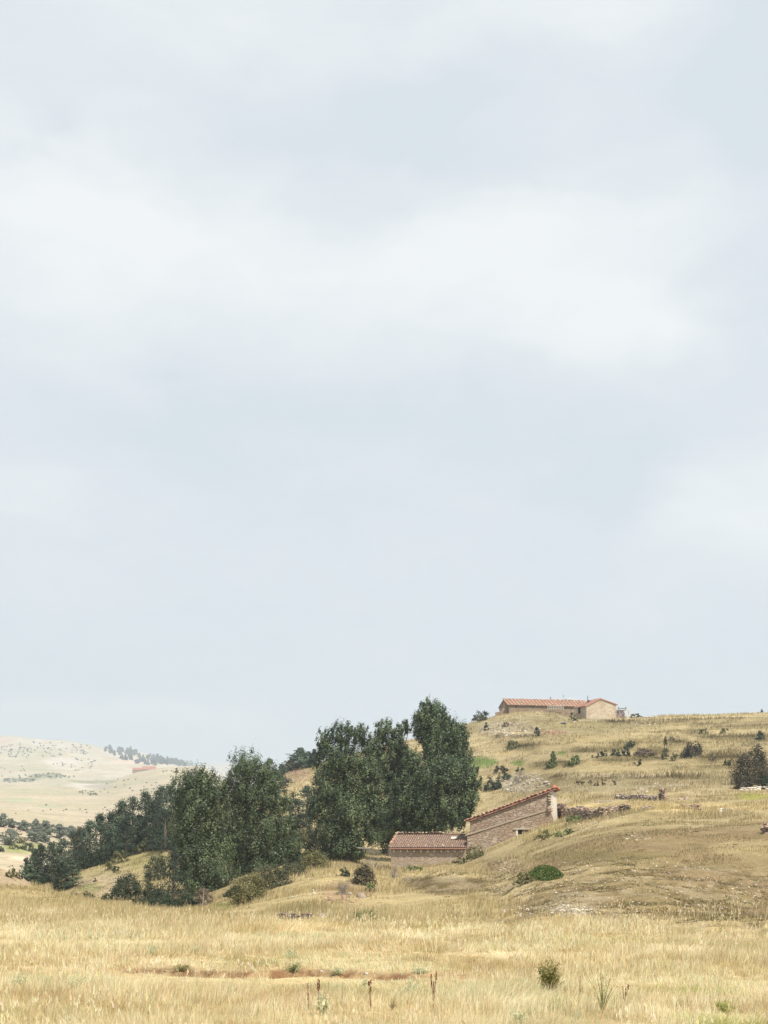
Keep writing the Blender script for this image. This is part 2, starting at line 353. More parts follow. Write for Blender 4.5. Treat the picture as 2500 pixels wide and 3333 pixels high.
for (u0, u1, va, vb_, hw_) in BANKS:
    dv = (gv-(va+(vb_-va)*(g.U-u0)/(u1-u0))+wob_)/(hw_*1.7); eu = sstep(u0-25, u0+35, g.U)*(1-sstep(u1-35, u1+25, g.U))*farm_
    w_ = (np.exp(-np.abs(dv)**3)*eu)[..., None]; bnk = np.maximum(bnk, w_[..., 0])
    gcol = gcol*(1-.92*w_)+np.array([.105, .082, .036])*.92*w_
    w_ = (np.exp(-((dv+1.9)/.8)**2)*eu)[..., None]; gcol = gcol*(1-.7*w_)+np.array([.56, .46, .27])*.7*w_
ruts = np.clip(rut*1.3, 0, 1)[..., None]; gcol = gcol*(1-ruts)+np.array([.19, .105, .055])*ruts
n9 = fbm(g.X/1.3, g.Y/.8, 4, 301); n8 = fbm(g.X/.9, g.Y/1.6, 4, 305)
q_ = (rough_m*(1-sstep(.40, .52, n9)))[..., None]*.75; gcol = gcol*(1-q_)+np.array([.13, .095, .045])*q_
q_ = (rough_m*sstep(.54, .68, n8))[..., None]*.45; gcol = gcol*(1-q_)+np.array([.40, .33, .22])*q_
band = tm*sstep(.40, .62, fr)*(1-sstep(.93, 1, fr))*(.7+.7*sstep(.35, .6, fbm(g.X/16, g.Y/16, 3, 88)))*sstep(1600, 1800, g.U)  # riser bands: olive turf plus riser shade, both put into the colour
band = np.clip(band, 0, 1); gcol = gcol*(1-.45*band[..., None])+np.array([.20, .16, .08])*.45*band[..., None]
dark = np.ones_like(band)
gcol = gcol*(.55+.45*dark[..., None]) + (1-dark[..., None])*np.array([.10, .08, .03])
# worn path in the turf on the upper hillside
pth = np.exp(-((gv-(2520+6*np.sin(g.U/140)))/4.0)**2)*sstep(1780, 1860, g.U)*(1-sstep(2150, 2300, g.U))*(g.Y > 200)
gcol = gcol*(1-.6*pth[..., None])+np.array([.56, .47, .33])*.6*pth[..., None]
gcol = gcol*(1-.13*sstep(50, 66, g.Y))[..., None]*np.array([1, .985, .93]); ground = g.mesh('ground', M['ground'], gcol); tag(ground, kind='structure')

n1 = fbm(hl.X/170, hl.Y/300, 5, 5); n2 = fbm(hl.X/40, hl.Y/90, 4, 8); hv = hl.v()
hcol = np.broadcast_to(np.array([.43, .36, .25]), hl.X.shape+(3,)).copy()
def hlay(w, c):
    global hcol
    w = np.clip(w, 0, 1)[..., None]; hcol = hcol*(1-w)+np.asarray(c)*w
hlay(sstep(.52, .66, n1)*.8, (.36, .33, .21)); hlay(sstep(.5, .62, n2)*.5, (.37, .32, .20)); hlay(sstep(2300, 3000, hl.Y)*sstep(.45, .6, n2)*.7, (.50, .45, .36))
for (u, v, ru, rv, c) in [(290, 2553, 80, 18, (.50, .44, .36)), (200, 2480, 60, 14, (.52, .46, .38)), (330, 2560, 60, 8, (.34, .30, .24)), (150, 2525, 60, 10, (.24, .24, .12)), (60, 2538, 60, 6, (.18, .18, .10)),
                          (60, 2605, 50, 10, (.37, .37, .23)), (170, 2622, 60, 8, (.36, .35, .22)), (90, 2795, 70, 7, (.60, .47, .34)), (60, 2700, 60, 14, (.45, .33, .24)), (200, 2722, 50, 10, (.50, .38, .28)), (80, 2760, 80, 20, (.27, .27, .12)), (300, 2545, 90, 7, (.26, .24, .13)), (420, 2480, 60, 8, (.55, .42, .32)), (25, 2413, 18, 4, (.5, .3, .22))]:
    hlay((1-sstep(.4, 1.3, ((hl.U-u)/ru)**2+((hv-v)/rv)**2+(n2-.5)*1.5)), c)
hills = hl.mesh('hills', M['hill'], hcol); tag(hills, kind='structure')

# ------------------------------------------------------------------ grass
def blades3(X, Y, h, w, col, wind=.12):
    n = len(X); z = g.z(X, Y)-.03
    th = RNG.uniform(0, 6.283, n); ln = h*RNG.uniform(.05, .45, n); wx = np.cos(th)*w/2; wy = np.sin(th)*w/2*.6
    ph = RNG.uniform(0, 6.283, n); lx = np.cos(ph)*ln+wind*h; ly = np.sin(ph)*ln
    V = np.empty((n, 3, 3)); V[:, 0] = np.stack([X-wx, Y-wy, z], -1); V[:, 1] = np.stack([X+wx, Y+wy, z], -1)
    V[:, 2] = np.stack([X+lx, Y+ly, z+h], -1)
    cc = np.repeat(col[:, None, :], 3, 1); cc[:, :2] *= .9
    return V.reshape(-1, 3), cc.reshape(-1, 3)
def blades5(X, Y, h, w, col, wind=.15, lean=(0, 0)):
    n = len(X); z = g.z(X, Y)-.02
    th = RNG.uniform(0, 6.283, n); wx = np.cos(th)*w/2; wy = np.sin(th)*w/2
    ph = RNG.uniform(0, 6.283, n); ln = h*RNG.beta(1.4, 3.2, n)*.85; lx = np.cos(ph)*ln+wind*h+lean[0]*h; ly = np.sin(ph)*ln+lean[1]*h; ln = np.hypot(lx, ly)
    hz = np.sqrt(np.maximum(h*h-(ln*.8)**2, .05*h*h))
    V = np.empty((n, 5, 3))
    V[:, 0] = np.stack([X-wx, Y-wy, z], -1); V[:, 1] = np.stack([X+wx, Y+wy, z], -1)
    V[:, 2] = np.stack([X+lx*.35+wx*.8, Y+ly*.35+wy*.8, z+hz*.6], -1); V[:, 3] = np.stack([X+lx*.35-wx*.8, Y+ly*.35-wy*.8, z+hz*.6], -1)
    V[:, 4] = np.stack([X+lx, Y+ly, z+hz], -1)
    cc = np.repeat(col[:, None, :], 5, 1); cc[:, :2] *= .82; cc[:, 4] *= 1.06
    return V.reshape(-1, 3), cc.reshape(-1, 3)
def scatter(n, y0, y1, u0, u1, power=1.0):
    Y = (y0**(2-power)+(y1**(2-power)-y0**(2-power))*RNG.random(n))**(1/(2-power)) if power != 2 else y0*(y1/y0)**RNG.random(n)
    U = RNG.uniform(u0, u1, n); return U, Y, (U-CU)*Y/F
def jit(col, a=.16):
    return col*(1+RNG.normal(0, a, (len(col), 1)))*(1+RNG.normal(0, .04, col.shape))

# field: tussocks of bent blades
nt = 44000
U, Y, X = scatter(nt, 17, 68, -950, 3550, 1.15)
dr = Y-rut_y(U); rmu = .5+.5*sstep(200, 600, U)*(1-sstep(1150, 1600, U))
keep = (np.abs(dr-.1) > .5*RNG.random(nt)*rmu) | (fbm(U/80, Y*0, 2, 3) < .34)
edge = np.where(U < 900, 66, 54+4*fbm(X/3, Y/3, 2, 5)-4.5*sstep(1950, 2250, U)); keep &= Y < edge
U, Y, X = U[keep], Y[keep], X[keep]; nt = len(X)
clump = fbm(X/1.7, Y/1.7, 3, 12); big = fbm(X/6, Y/9, 3, 14)
nb = 15
th = np.clip(.10+.34*clump+.16*(big-.5), .12, .6)*RNG.uniform(.7, 1.25, nt)
drk = Y-rut_y(U); rk = .45+.55*sstep(200, 600, U)*(1-sstep(1150, 1700, U)); th *= 1-rk*.66*sstep(-4.4, -2.2, drk+2.2*(clump-.5))*(1-sstep(.1, .6, drk))
th *= 1-.45*sstep(.56, .70, fbm(X/3.8, Y/2.6, 3, 55))
th *= np.where((U > 1900) & (Y < 31), .85, 1.0)
gX = np.repeat(X, nb)+RNG.normal(0, .09, nt*nb); gY = np.repeat(Y, nb)+RNG.normal(0, .11, nt*nb)
gh = np.repeat(th, nb)*RNG.uniform(.45, 1.25, nt*nb)
pal = np.array([(.71, .605, .405), (.65, .54, .345), (.77, .685, .51), (.53, .42, .26), (.59, .485, .34), (.48, .44, .265)])
pw = [.30, .26, .18, .12, .09, .05]
tc = pal[RNG.choice(6, nt, p=pw)]
tc = np.where((clump < .40)[:, None], tc*np.array([.80, .74, .66]), tc); tc = np.where((big > .6)[:, None], tc*np.array([.97, .91, .80]), tc)
gc = jit(np.repeat(tc, nb, 0), .11)
mint = RNG.random(nt*nb) < np.repeat(.03+.30*sstep(.5, .68, fbm(X/3.1, Y/3.1, 3, 99)), nb)
gc[mint] = jit(np.broadcast_to(np.array([.58, .60, .40]), (mint.sum(), 3)), .12)
yg = np.repeat(sstep(.56, .74, fbm(X/2.6, Y/2.6, 3, 123))*(U > 1750)*(Y < 33), nb) > RNG.random(nt*nb)*1.1
gc[yg] = jit(np.broadcast_to(np.array([.36, .37, .12]), (yg.sum(), 3)), .15)
gw = np.maximum(.005, gY*.00030)*RNG.uniform(.6, 1.3, nt*nb)
la_ = 6.283*2*fbm(X/5, Y/5, 2, 801); lm_ = .12+.75*sstep(.50, .70, fbm(X/2.4, Y/2.4, 3, 802))
v1, c1 = blades5(gX, gY, gh, gw, gc, .08, (np.repeat(np.cos(la_)*lm_, nb), np.repeat(np.sin(la_)*lm_, nb)))
ns = 7400; Us, Ys, Xs = scatter(ns, 18, 62, -950, 3550, 1.2); ks = (fbm(Xs/4, Ys/5, 3, 66) > .47) & (np.abs(Ys-rut_y(Us)+1.2) > 1.8); Us, Ys, Xs = Us[ks], Ys[ks], Xs[ks]; ns = len(Xs)
hs_ = RNG.uniform(.38, .72, ns); sc_ = jit(np.array([(.82, .74, .56), (.70, .58, .36), (.46, .34, .20), (.76, .66, .42)])[RNG.choice(4, ns, p=[.42, .28, .12, .18])], .08)
vs_, cs_ = blades5(Xs, Ys, hs_, np.maximum(.005, Ys*.00022), sc_, .1)
nh = 4; tip = np.repeat(vs_.reshape(-1, 5, 3)[:, 4], nh, 0)+np.stack([RNG.normal(0, .012, ns*nh), RNG.normal(0, .012, ns*nh), -RNG.uniform(0, .10, ns*nh)], -1)
vh_ = np.stack([tip+o_ for o_ in (np.array([-.008, 0, -.03]), np.array([.008, 0, -.03]), np.array([.005, 0, .0]), np.array([-.005, 0, .0]), np.array([.004, 0, .03]))], 1).reshape(-1, 3)
v1 = np.concatenate([v1, vs_, vh_]); c1 = np.concatenate([c1, cs_, np.repeat(np.repeat(sc_, nh, 0)*.95, 5, 0)])
k = len(v1)//5; b5 = np.arange(k)[:, None]*5
fg = mesh_np('dry_grass', v1, [b5+np.array([0, 1, 2, 3]), b5+np.array([3, 2, 4])], M['grass'], np.clip(c1, .01, .9))
tag(fg, 'tall dry straw coloured grass covering the flat field', 'grass', kind='stuff')

# hillside grass
nt = 430000
U, Y, X = scatter(nt, 50, 420, -450, 3300, 1.75)
V = VH-g.z(X, Y)*F/Y
pn = fbm(X/3.5, Y/3.5, 4, 200); bigp = fbm(X/14, Y/18, 3, 210)
hgt = (.05+.30*sstep(.38, .7, pn))*(.65+.7*bigp)
stony = np.zeros(nt)
for (u, v, ru, rv) in [(1450, 2880, 130, 30), (2050, 2890, 480, 90), (1700, 2548, 120, 34), (1670, 2375, 120, 26), (2450, 3020, 260, 30), (60, 2850, 100, 34), (350, 2885, 95, 40)]:
    stony = np.maximum(stony, 1-sstep(.5, 1.2, ((U-u)/ru)**2+((V-v)/rv)**2))
mm_ = sstep(1640, 1800, U)*(1-sstep(104, 128, Y)); hgt *= (1-.72*stony)*(1-.45*mm_)
hgt = np.where((Y < 75) & (U < 1600), hgt*1.2+.08, hgt); hgt = hgt+.22*g.samp(bnk, U, Y)
keep = RNG.random(nt) > .55*stony
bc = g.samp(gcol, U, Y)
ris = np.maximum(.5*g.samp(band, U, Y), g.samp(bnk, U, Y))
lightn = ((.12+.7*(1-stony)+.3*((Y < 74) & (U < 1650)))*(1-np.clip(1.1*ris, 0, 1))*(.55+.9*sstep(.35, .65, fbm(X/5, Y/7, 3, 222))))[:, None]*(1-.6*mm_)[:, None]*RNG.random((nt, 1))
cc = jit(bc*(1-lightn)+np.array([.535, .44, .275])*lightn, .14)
w = Y*.00052*RNG.uniform(.6, 1.6, nt)
nc_ = 42000; Uc, Yc, Xc = scatter(nc_, 50, 130, -150, 2650, 1.3)
mc = g.samp(rough_m, Uc, Yc); kk = (RNG.random(nc_) < mc*.8*sstep(.42, .66, fbm(Xc/1.9, Yc/1.2, 3, 404))+.02)
Uc, Yc, Xc = Uc[kk], Yc[kk], Xc[kk]; nb_ = 14; nk = len(Xc); rs = np.repeat(RNG.uniform(.05, .16, nk), nb_)
Xk = np.repeat(Xc, nb_)+RNG.normal(0, 1, nk*nb_)*rs*1.2; Yk = np.repeat(Yc, nb_)+RNG.normal(0, 1, nk*nb_)*rs
ck = jit(np.repeat(np.array([(.16, .125, .06), (.19, .15, .07), (.14, .135, .055), (.22, .17, .09)])[RNG.integers(0, 4, nk)], nb_, 0), .2)
v2, c2 = blades3(X[keep], Y[keep], (hgt*RNG.uniform(.6, 1.4, nt)*(1+Y/500))[keep], w[keep], cc[keep])
v3, c3 = blades3(Xk, Yk, rs*RNG.uniform(.25, .75, nk*nb_), Yk*.0017, ck, 0.); v2 = np.concatenate([v2, v3]); c2 = np.concatenate([c2, c3])
k = len(v2)//3
hg = mesh_np('hillside_grass', v2, [np.arange(k*3).reshape(k, 3)], M['grass'], np.clip(c2, .01, .9))
tag(hg, 'short dry tufted grass growing over the hillside', 'grass', kind='stuff')

# ------------------------------------------------------------------ rocks
ICO_V = []; ph_ = (1+5**.5)/2
for a, b_ in ((1, ph_), (-1, ph_), (1, -ph_), (-1, -ph_)): ICO_V += [(a, b_, 0), (0, a, b_), (b_, 0, a)]
ICO_V = np.array(ICO_V)/math.hypot(1, ph_)
def hull_faces(Vs):
    n = len(Vs); fs = []
    for i in range(n):
        for j in range(i+1, n):
            for k in range(j+1, n):
                nn = np.cross(Vs[j]-Vs[i], Vs[k]-Vs[i]); d = (Vs-Vs[i])@nn
                if (d <= 1e-9).all(): fs.append((i, j, k))
                elif (d >= -1e-9).all(): fs.append((i, k, j))
    return np.array(fs)
ICO_F = hull_faces(ICO_V)
def rocks(pos, size, flat=.6, col=(.42, .37, .32), cj=.2, boxy=.5):
    pos = np.atleast_2d(pos); n = len(pos); size = np.broadcast_to(np.asarray(size, float), (n,))
    V = np.broadcast_to(ICO_V, (n, 12, 3)).copy()
    V = np.sign(V)*np.abs(V)**(1-.5*boxy); V *= RNG.uniform(.72, 1.28, (n, 12, 1))
    sc = np.stack([RNG.uniform(.8, 1.4, n), RNG.uniform(.7, 1.1, n), flat*RNG.uniform(.7, 1.3, n)], -1)*size[:, None]/2
    V *= sc[:, None, :]
    a = RNG.uniform(0, 6.283, n); t = RNG.normal(0, .2, n)
    x, y, z = V[..., 0].copy(), V[..., 1].copy(), V[..., 2].copy()
    z2 = z+x*np.tan(np.clip(t, -.5, .5))[:, None]
    V[..., 0] = x*np.cos(a)[:, None]-y*np.sin(a)[:, None]; V[..., 1] = x*np.sin(a)[:, None]+y*np.cos(a)[:, None]; V[..., 2] = z2
    V += pos[:, None, :]
    fs = (ICO_F[None]+np.arange(n)[:, None, None]*12).reshape(-1, 3)
    cc = np.asarray(col)*(1+RNG.normal(0, cj, (n, 1)))*(1+RNG.normal(0, .04, (n, 3)))
    return V.reshape(-1, 3), fs, np.repeat(np.clip(cc, .02, .85), 12, 0)
def pix_rocks(spec):
    """spec rows: u, v, ru, rv, n, size px lo, hi, colour"""
    Vs, Fs, Cs, k = [], [], [], 0
    for (u, v, ru, rv, n, s0, s1, col) in spec:
        pts, sz = [], []
        for _ in range(n):
            a = random.uniform(0, 6.283); r = math.sqrt(random.random())
            uu, vv = u+ru*r*math.cos(a), v+rv*r*math.sin(a)
            p = g.at(uu, vv, 25); pts.append(p); sz.append((s0+(s1-s0)*random.random()**2.5)*p[1]/F)
        V, f, c = rocks(pts, sz, .55, col); Vs.append(V); Fs.append(f+k); Cs.append(c); k += len(V)
    return np.concatenate(Vs), np.concatenate(Fs), np.concatenate(Cs)
random.seed(5)
pale, tan, redr, grey = (.50, .445, .375), (.45, .38, .29), (.42, .25, .19), (.36, .32, .29)
V, f, c = pix_rocks([(2050, 2890, 450, 95, 620, 3, 11, tan), (2050, 2890, 450, 95, 320, 3, 10, pale), (1860, 2965, 70, 20, 130, 4, 14, pale), (1690, 2965, 60, 18, 90, 4, 15, pale),
   (2075, 2725, 45, 14, 60, 4, 11, tan), (2270, 2690, 60, 12, 40, 4, 10, tan), (1700, 2550, 90, 26, 200, 4, 13, (.42, .37, .30)), (1660, 2375, 100, 24, 190, 4, 13, (.40, .34, .28)), (1930, 2690, 60, 16, 60, 4, 10, tan),
   (2180, 2555, 60, 18, 60, 4, 11, pale), (2080, 2575, 30, 10, 40, 4, 12, pale), (1800, 2384, 40, 7, 80, 4, 9, redr), (1650, 2820, 55, 22, 90, 5, 14, (.33, .26, .20)), (350, 2880, 90, 45, 80, 3, 7, pale),
   (1120, 2910, 90, 45, 60, 5, 16, redr), (1000, 2900, 80, 40, 25, 5, 13, pale), (60, 2850, 80, 25, 40, 3, 8, tan), (970, 2525, 40, 20, 60, 4, 10, redr), (2050, 2358, 90, 10, 30, 4, 9, pale)])
o = mesh_np('loose_stones', V, [f], M['rock'], c); tag(o, 'loose pale stones and pebbles scattered over the slopes', 'stones', kind='stuff')

def boulder(u, v, px, label, col, flat=.6, group=None, ymin=25, n=1):
    p = g.at(u, v, ymin); s = px*.72*p[1]/F; col = tuple(np.array(col)*np.array([.86, .92, .95]))
    pts = [p+np.array([RNG.uniform(-.5, .5)*s*(n > 1), RNG.uniform(-.3, .3)*s*(n > 1), s*.1]) for _ in range(n)]
    V, f, c = rocks(pts, s, flat, col, .12, .7)
    # one denser block: split once for a rougher outline
    o = mesh_np('boulder', V, [f], M['rock'], c, loc=p); return tag(o, label, 'boulder', group)
boulder(1300, 2900, 26, 'flat reddish boulder lying alone on the turf below the shed', (.44, .25, .19), .5)
boulder(1322, 2868, 34, 'dark split brown boulder beside the brown shrub below the shed', (.26, .18, .14), .9)
boulder(1137, 2912, 20, 'white topped red boulder under the dark round bush', (.58, .46, .40), 1.0)
boulder(1080, 2932, 46, 'broad red boulder in the earth bank below the twiggy shrub', (.42, .26, .19), .5)
boulder(1120, 2928, 26, 'upright reddish boulder beside the broad red one', (.46, .29, .22), 1.1)
boulder(1175, 2922, 44, 'rounded tan boulder below the lime green bush', (.40, .31, .21), .8)
boulder(1000, 2938, 30, 'tan boulder at the left foot of the earth bank', (.42, .31, .23), .6)
boulder(948, 2903, 20, 'pale boulder in dry grass beside the long hedge bush', (.55, .50, .44), .6)
boulder(1040, 2945, 22, 'pinkish boulder half sunk in grass above the ruined wall', (.50, .38, .31), .5)
boulder(1148, 2938, 34, 'low slab of red rock at the foot of the earth bank', (.45, .29, .22), .4)
boulder(1040, 2898, 14, 'small white boulder halfway up the grassy bank', (.60, .56, .50), .8)
boulder(2320, 2633, 22, 'round pinkish boulder at the end of the pale stone heap', (.43, .30, .26), .9)
boulder(2175, 2722, 14, 'small red boulder in the stony turf of the broad mound', (.42, .22, .17), .8)
boulder(1870, 2351, 9, 'small white boulder on the turf below the gable house', (.66, .63, .58), .7)
for (u, v, px, lab) in [(415, 3160, 16, 'pale stone lying in the track at the far left'), (1046, 3163, 18, 'pale stone in the red earth of the track by the mint green thistle'),
                        (1192, 3170, 20, 'whitest stone in the track, beside a leafy weed'), (640, 3163, 12, 'small pale stone in the bare part of the track'), (800, 3160, 14, 'reddish stone on the edge of the bare track'), (540, 3163, 16, 'flat pale stone in the shallow track between grass tussocks')]:
    boulder(u, v, px, lab, (.56, .46, .38), .6)

def stone_wall(name, pts, hpx, spx, label, col, cat='stone wall', thick=.5, ymin=60, ragged=.6):
    """a dry wall of separate stones along pixel points on the ground"""
    P3 = [g.at(u, v, ymin) for u, v in pts]; pos, sz = [], []
    for a, b_ in zip(P3[:-1], P3[1:]):
        L = np.linalg.norm(b_-a); s = spx*a[1]/F; n = max(2, int(L/s*1.3)); H = hpx*a[1]/F
        for i in range(n):
            t = (i+RNG.random())/n; top = H*(1-ragged*RNG.random())
            k = max(1, int(top/(s*.5)))
            for j in range(k):
                for q in range(2):
                    p = a+(b_-a)*t+np.array([RNG.normal(0, s*.3), RNG.uniform(-thick, thick)*.5, 0])
                    p[2] = float(g.z(p[0], p[1]))+j*s*.5+s*.1; pos.append(p); sz.append(s*RNG.uniform(.7, 1.35))
    V, f, c = rocks(pos, sz, .5, col, .22, .8)
    o = mesh_np(name, V, [f], M['rock'], c, loc=P3[0]); return tag(o, label, cat)
stone_wall('stone_wall', [(1838, 2662), (1900, 2668), (1960, 2660), (2010, 2650), (2055, 2645)], 40, 10, 'tumbled dry stone wall running along the bank from the barn', (.34, .26, .20), ragged=.45)
stone_wall('stone_heap', [(1795, 2674), (1815, 2664), (1836, 2660)], 58, 11, 'dark rubble heap against the end of the barn', (.27, .20, .165), 'rubble heap', 1.6, 140)
stone_wall('stone_wall', [(2092, 2640), (2130, 2634)], 18, 9, 'short low stretch of tumbled wall on the bank crest', (.38, .30, .24))
stone_wall('stone_wall', [(2005, 2600), (2070, 2602), (2140, 2606)], 22, 9, 'low broken wall on the grey slope beside the stone pillar', (.36, .29, .25), ymin=120)
stone_wall('stone_wall', [(1935, 2612), (1990, 2610)], 8, 8, 'lowest remnant of wall on the grey slope behind the barn', (.36, .29, .25), ymin=120)
stone_wall('stone_pillar', [(2148, 2606), (2166, 2606)], 48, 12, 'squat reddish pillar of stacked stones at the wall end', (.33, .245, .19), 'stone pillar', .7, 120, .1)
stone_wall('stone_heap', [(2210, 2603), (2242, 2601)], 14, 9, 'small pinkish rubble heap beside the stone pillar', (.50, .40, .36), 'rubble heap', .8, 120)
stone_wall('stone_heap', [(2335, 2640), (2385, 2642)], 18, 11, 'pale stone heap on the mound crest in straw grass', (.56, .49, .42), 'rubble heap', .8, 90)
stone_wall('stone_heap', [(2215, 2634), (2275, 2636)], 20, 9, 'scattered brown stone heap on the mound crest', (.38, .29, .22), 'rubble heap', .9, 90)
stone_wall('stone_wall', [(2405, 2575), (2450, 2572), (2520, 2570)], 16, 12, 'pale dry stone wall under the big dark bush', (.56, .49, .42), ymin=120, ragged=.35)
stone_wall('stone_heap', [(2490, 2712), (2530, 2705)], 40, 14, 'reddish stone heap at the picture edge on the mound', (.32, .235, .18), 'rubble heap', 1.0, 80)
stone_wall('stone_wall', [(905, 2990), (960, 2993), (1015, 2990)], 24, 10, 'low dark dry stone wall in the dip before the field', (.20, .15, .13), ymin=56, ragged=.3)
stone_wall('stone_heap', [(1040, 2988), (1062, 2985)], 18, 10, 'small pale stone heap beside the dark low wall', (.50, .44, .40), 'rubble heap', .6, 56)

# ------------------------------------------------------------------ plants
def rand_dirs(n):
    d = RNG.normal(0, 1, (n, 3)); return d/np.linalg.norm(d, axis=1, keepdims=True)
def leaf_quads(cen, size, up=.0, asp=.55, face=None, wild=.75):
    n = len(cen); a = rand_dirs(n); a[:, 2] += up; a /= np.linalg.norm(a, axis=1, keepdims=True)
    b_ = np.cross(a, rand_dirs(n))
    if face is not None:      # leaves of one spray mostly face outwards and up
        nn = face/(np.linalg.norm(face, axis=1, keepdims=True)+1e-9)+np.array([0, 0, .35])+rand_dirs(n)*wild
        b_ = np.cross(nn, a); b_ /= np.linalg.norm(b_, axis=1, keepdims=True)+1e-9; a = np.cross(b_, nn); a /= np.linalg.norm(a, axis=1, keepdims=True)+1e-9
    b_ /= np.linalg.norm(b_, axis=1, keepdims=True)+1e-9
    s = (np.broadcast_to(size, (n,))*RNG.uniform(.7, 1.3, n))[:, None]/2
    V = np.stack([cen-a*s, cen+b_*s*asp, cen+a*s, cen-b_*s*asp], 1)
    return V.reshape(-1, 3), np.arange(4*n).reshape(n, 4)
class Tube:
    def __init__(s): s.V, s.F, s.k = [], [], 0
    def add(s, pts, radii, seg=6):
        pts = [np.asarray(p, float) for p in pts]; rings = []
        for i, p in enumerate(pts):
            t = pts[min(i+1, len(pts)-1)]-pts[max(i-1, 0)]; t = t/(np.linalg.norm(t)+1e-9)
            a = np.cross(t, (0.3, 1, .1)); a /= np.linalg.norm(a)+1e-9; b_ = np.cross(t, a)
            ang = np.arange(seg)*2*math.pi/seg
            rings.append(p+radii[i]*(np.cos(ang)[:, None]*a+np.sin(ang)[:, None]*b_))
        base = s.k
        for r in rings: s.V.append(r); s.k += seg
        for i in range(len(pts)-1):
            for j in range(seg):
                s.F.append((base+i*seg+j, base+i*seg+(j+1) % seg, base+(i+1)*seg+(j+1) % seg, base+(i+1)*seg+j))
    def obj(s, name, mat, parent=None, loc=None):
        return mesh_np(name, np.concatenate(s.V), [np.array(s.F)], mat, None, parent, loc, True)
PX = 2500/768.0                            # photo pixels per render pixel
def clump_cloud(centers, radii, nclump, nleaf, leaf, elong, shell=.55, lean=(0, 0)):
    """clumps inside ellipsoid lobes (centers, radii (n,3)); returns leaf centres and clump ids"""
    vol = np.prod(radii, 1)**(2/3); pr = vol/vol.sum(); li = RNG.choice(len(centers), nclump, p=pr)
    d = rand_dirs(nclump); r = (shell+(1.1-shell)*RNG.random(nclump)**.8)[:, None]
    cc = centers[li]+d*radii[li]*r
    cr = radii[li].mean(1)*RNG.uniform(.09, .22, nclump)
    ids = np.repeat(np.arange(nclump), nleaf); q = RNG.normal(0, .55, (nclump*nleaf, 3))
    q[:, 2] *= elong; q[:, 0] += q[:, 2]*lean[0]
    return cc[ids]+q*cr[ids][:, None], ids, q*np.array([1, 1, .6])+d[ids]*.9

def poplar(u, vb, Y, lobes, label, trunk_px=34, nclump=900, base=None):
    bx = (u-CU)*Y/F; bz = float(g.z(bx, Y)); loc = np.array([bx, Y, bz]); k = Y/F
    root = empty('poplar_tree', loc, label, 'tree', 'poplar trees by the lower barn')
    cen = np.array([((lu-CU)*k, Y+RNG.uniform(-.3, .3)*ru*k, (VH-lv)*k) for lu, lv, ru, rv in lobes])-loc
    rad = np.array([(ru*k*1.1, ru*k*1.3, rv*k*1.06) for lu, lv, ru, rv in lobes])
    nclump = int(nclump*1.6); L, ids, fc = clump_cloud(cen, rad, nclump, 52, .2, 2.2, .42, (.22, 0))
    V, f = leaf_quads(L, k*PX*1.55, .2, .75, fc, .5)
    basec = np.array([(.018, .035, .012), (.034, .060, .019), (.070, .108, .036), (.145, .185, .075)])
    cl = basec[RNG.choice(4, nclump, p=[.30, .35, .24, .11])][ids]
    pal_ = RNG.random(len(L)) < .05; cl = np.where(pal_[:, None], np.array([.19, .22, .15]), cl)
    cl = cl*(1+RNG.normal(0, .12, (len(L), 1)))
    mesh_np('crown', V, [f], M['poplar'], np.repeat(np.clip(cl, .01, .5), 4, 0), root)
    t = Tube(); r0 = trunk_px*k/2; top = cen[np.argmax(cen[:, 2])]
    H = top[2]; tp = [np.array([0, 0, -.3]), np.array([0, 0, H*.12]), np.array([top[0]*.2, 0, H*.35]), np.array([top[0]*.6, .1, H*.65]), top*np.array([1, 1, .98])]
    t.add(tp, [r0*1.25, r0, r0*.75, r0*.45, r0*.12], 8)
    for c in cen:
        s0 = np.clip((c[2]-.25*H*RNG.uniform(.6, 1.2))/H, .08, .8); a = np.array([np.interp(s0*H, [q[2] for q in tp], [q[i] for q in tp]) for i in range(3)])
        a[2] = s0*H; mid = a*.5+c*.5+np.array([0, 0, -.1*abs(c[0]-a[0])]); t.add([a, mid, c+np.array([0, 0, .3])], [r0*.32, r0*.22, r0*.06], 5)
    t.obj('trunk', M['bark'], root); return root
poplar(712, 2945, 150, [(600,2562,36,62),(645,2550,46,52),(693,2556,32,54),(600,2620,42,60),(690,2610,44,66),(648,2610,50,60),(640,2680,68,88),(690,2720,55,88),(620,2760,52,78),(680,2800,65,72),(640,2845,58,50),(712,2852,52,48),(725,2780,34,50),(598,2700,48,84),(590,2640,36,60),(600,2800,46,70),(608,2855,48,52),(722,2700,34,70),(724,2610,26,66),(640,2580,60,60),(660,2880,50,35)],
       'broad leaning poplar at the gully edge with its bare trunk foot showing', 24, 1000)
poplar(812, 2890, 158, [(800,2492,52,48),(800,2550,58,60),(772,2600,42,68),(835,2610,66,78),(895,2605,45,48),(932,2605,32,30),(785,2680,58,68),(862,2690,66,58),(800,2770,62,58),(880,2765,55,45),(835,2830,66,48),(765,2850,40,48),(930,2690,34,30),(860,2830,60,50),(905,2800,45,45),(800,2870,60,40),(950,2750,40,40),(770,2760,44,70),(900,2680,44,60),(760,2570,34,58),(762,2680,42,76),(882,2545,38,46),(850,2520,40,50),(830,2740,70,60)],
       'poplar with a rounded narrow top between the leaning poplar and the pines', 26, 1050)
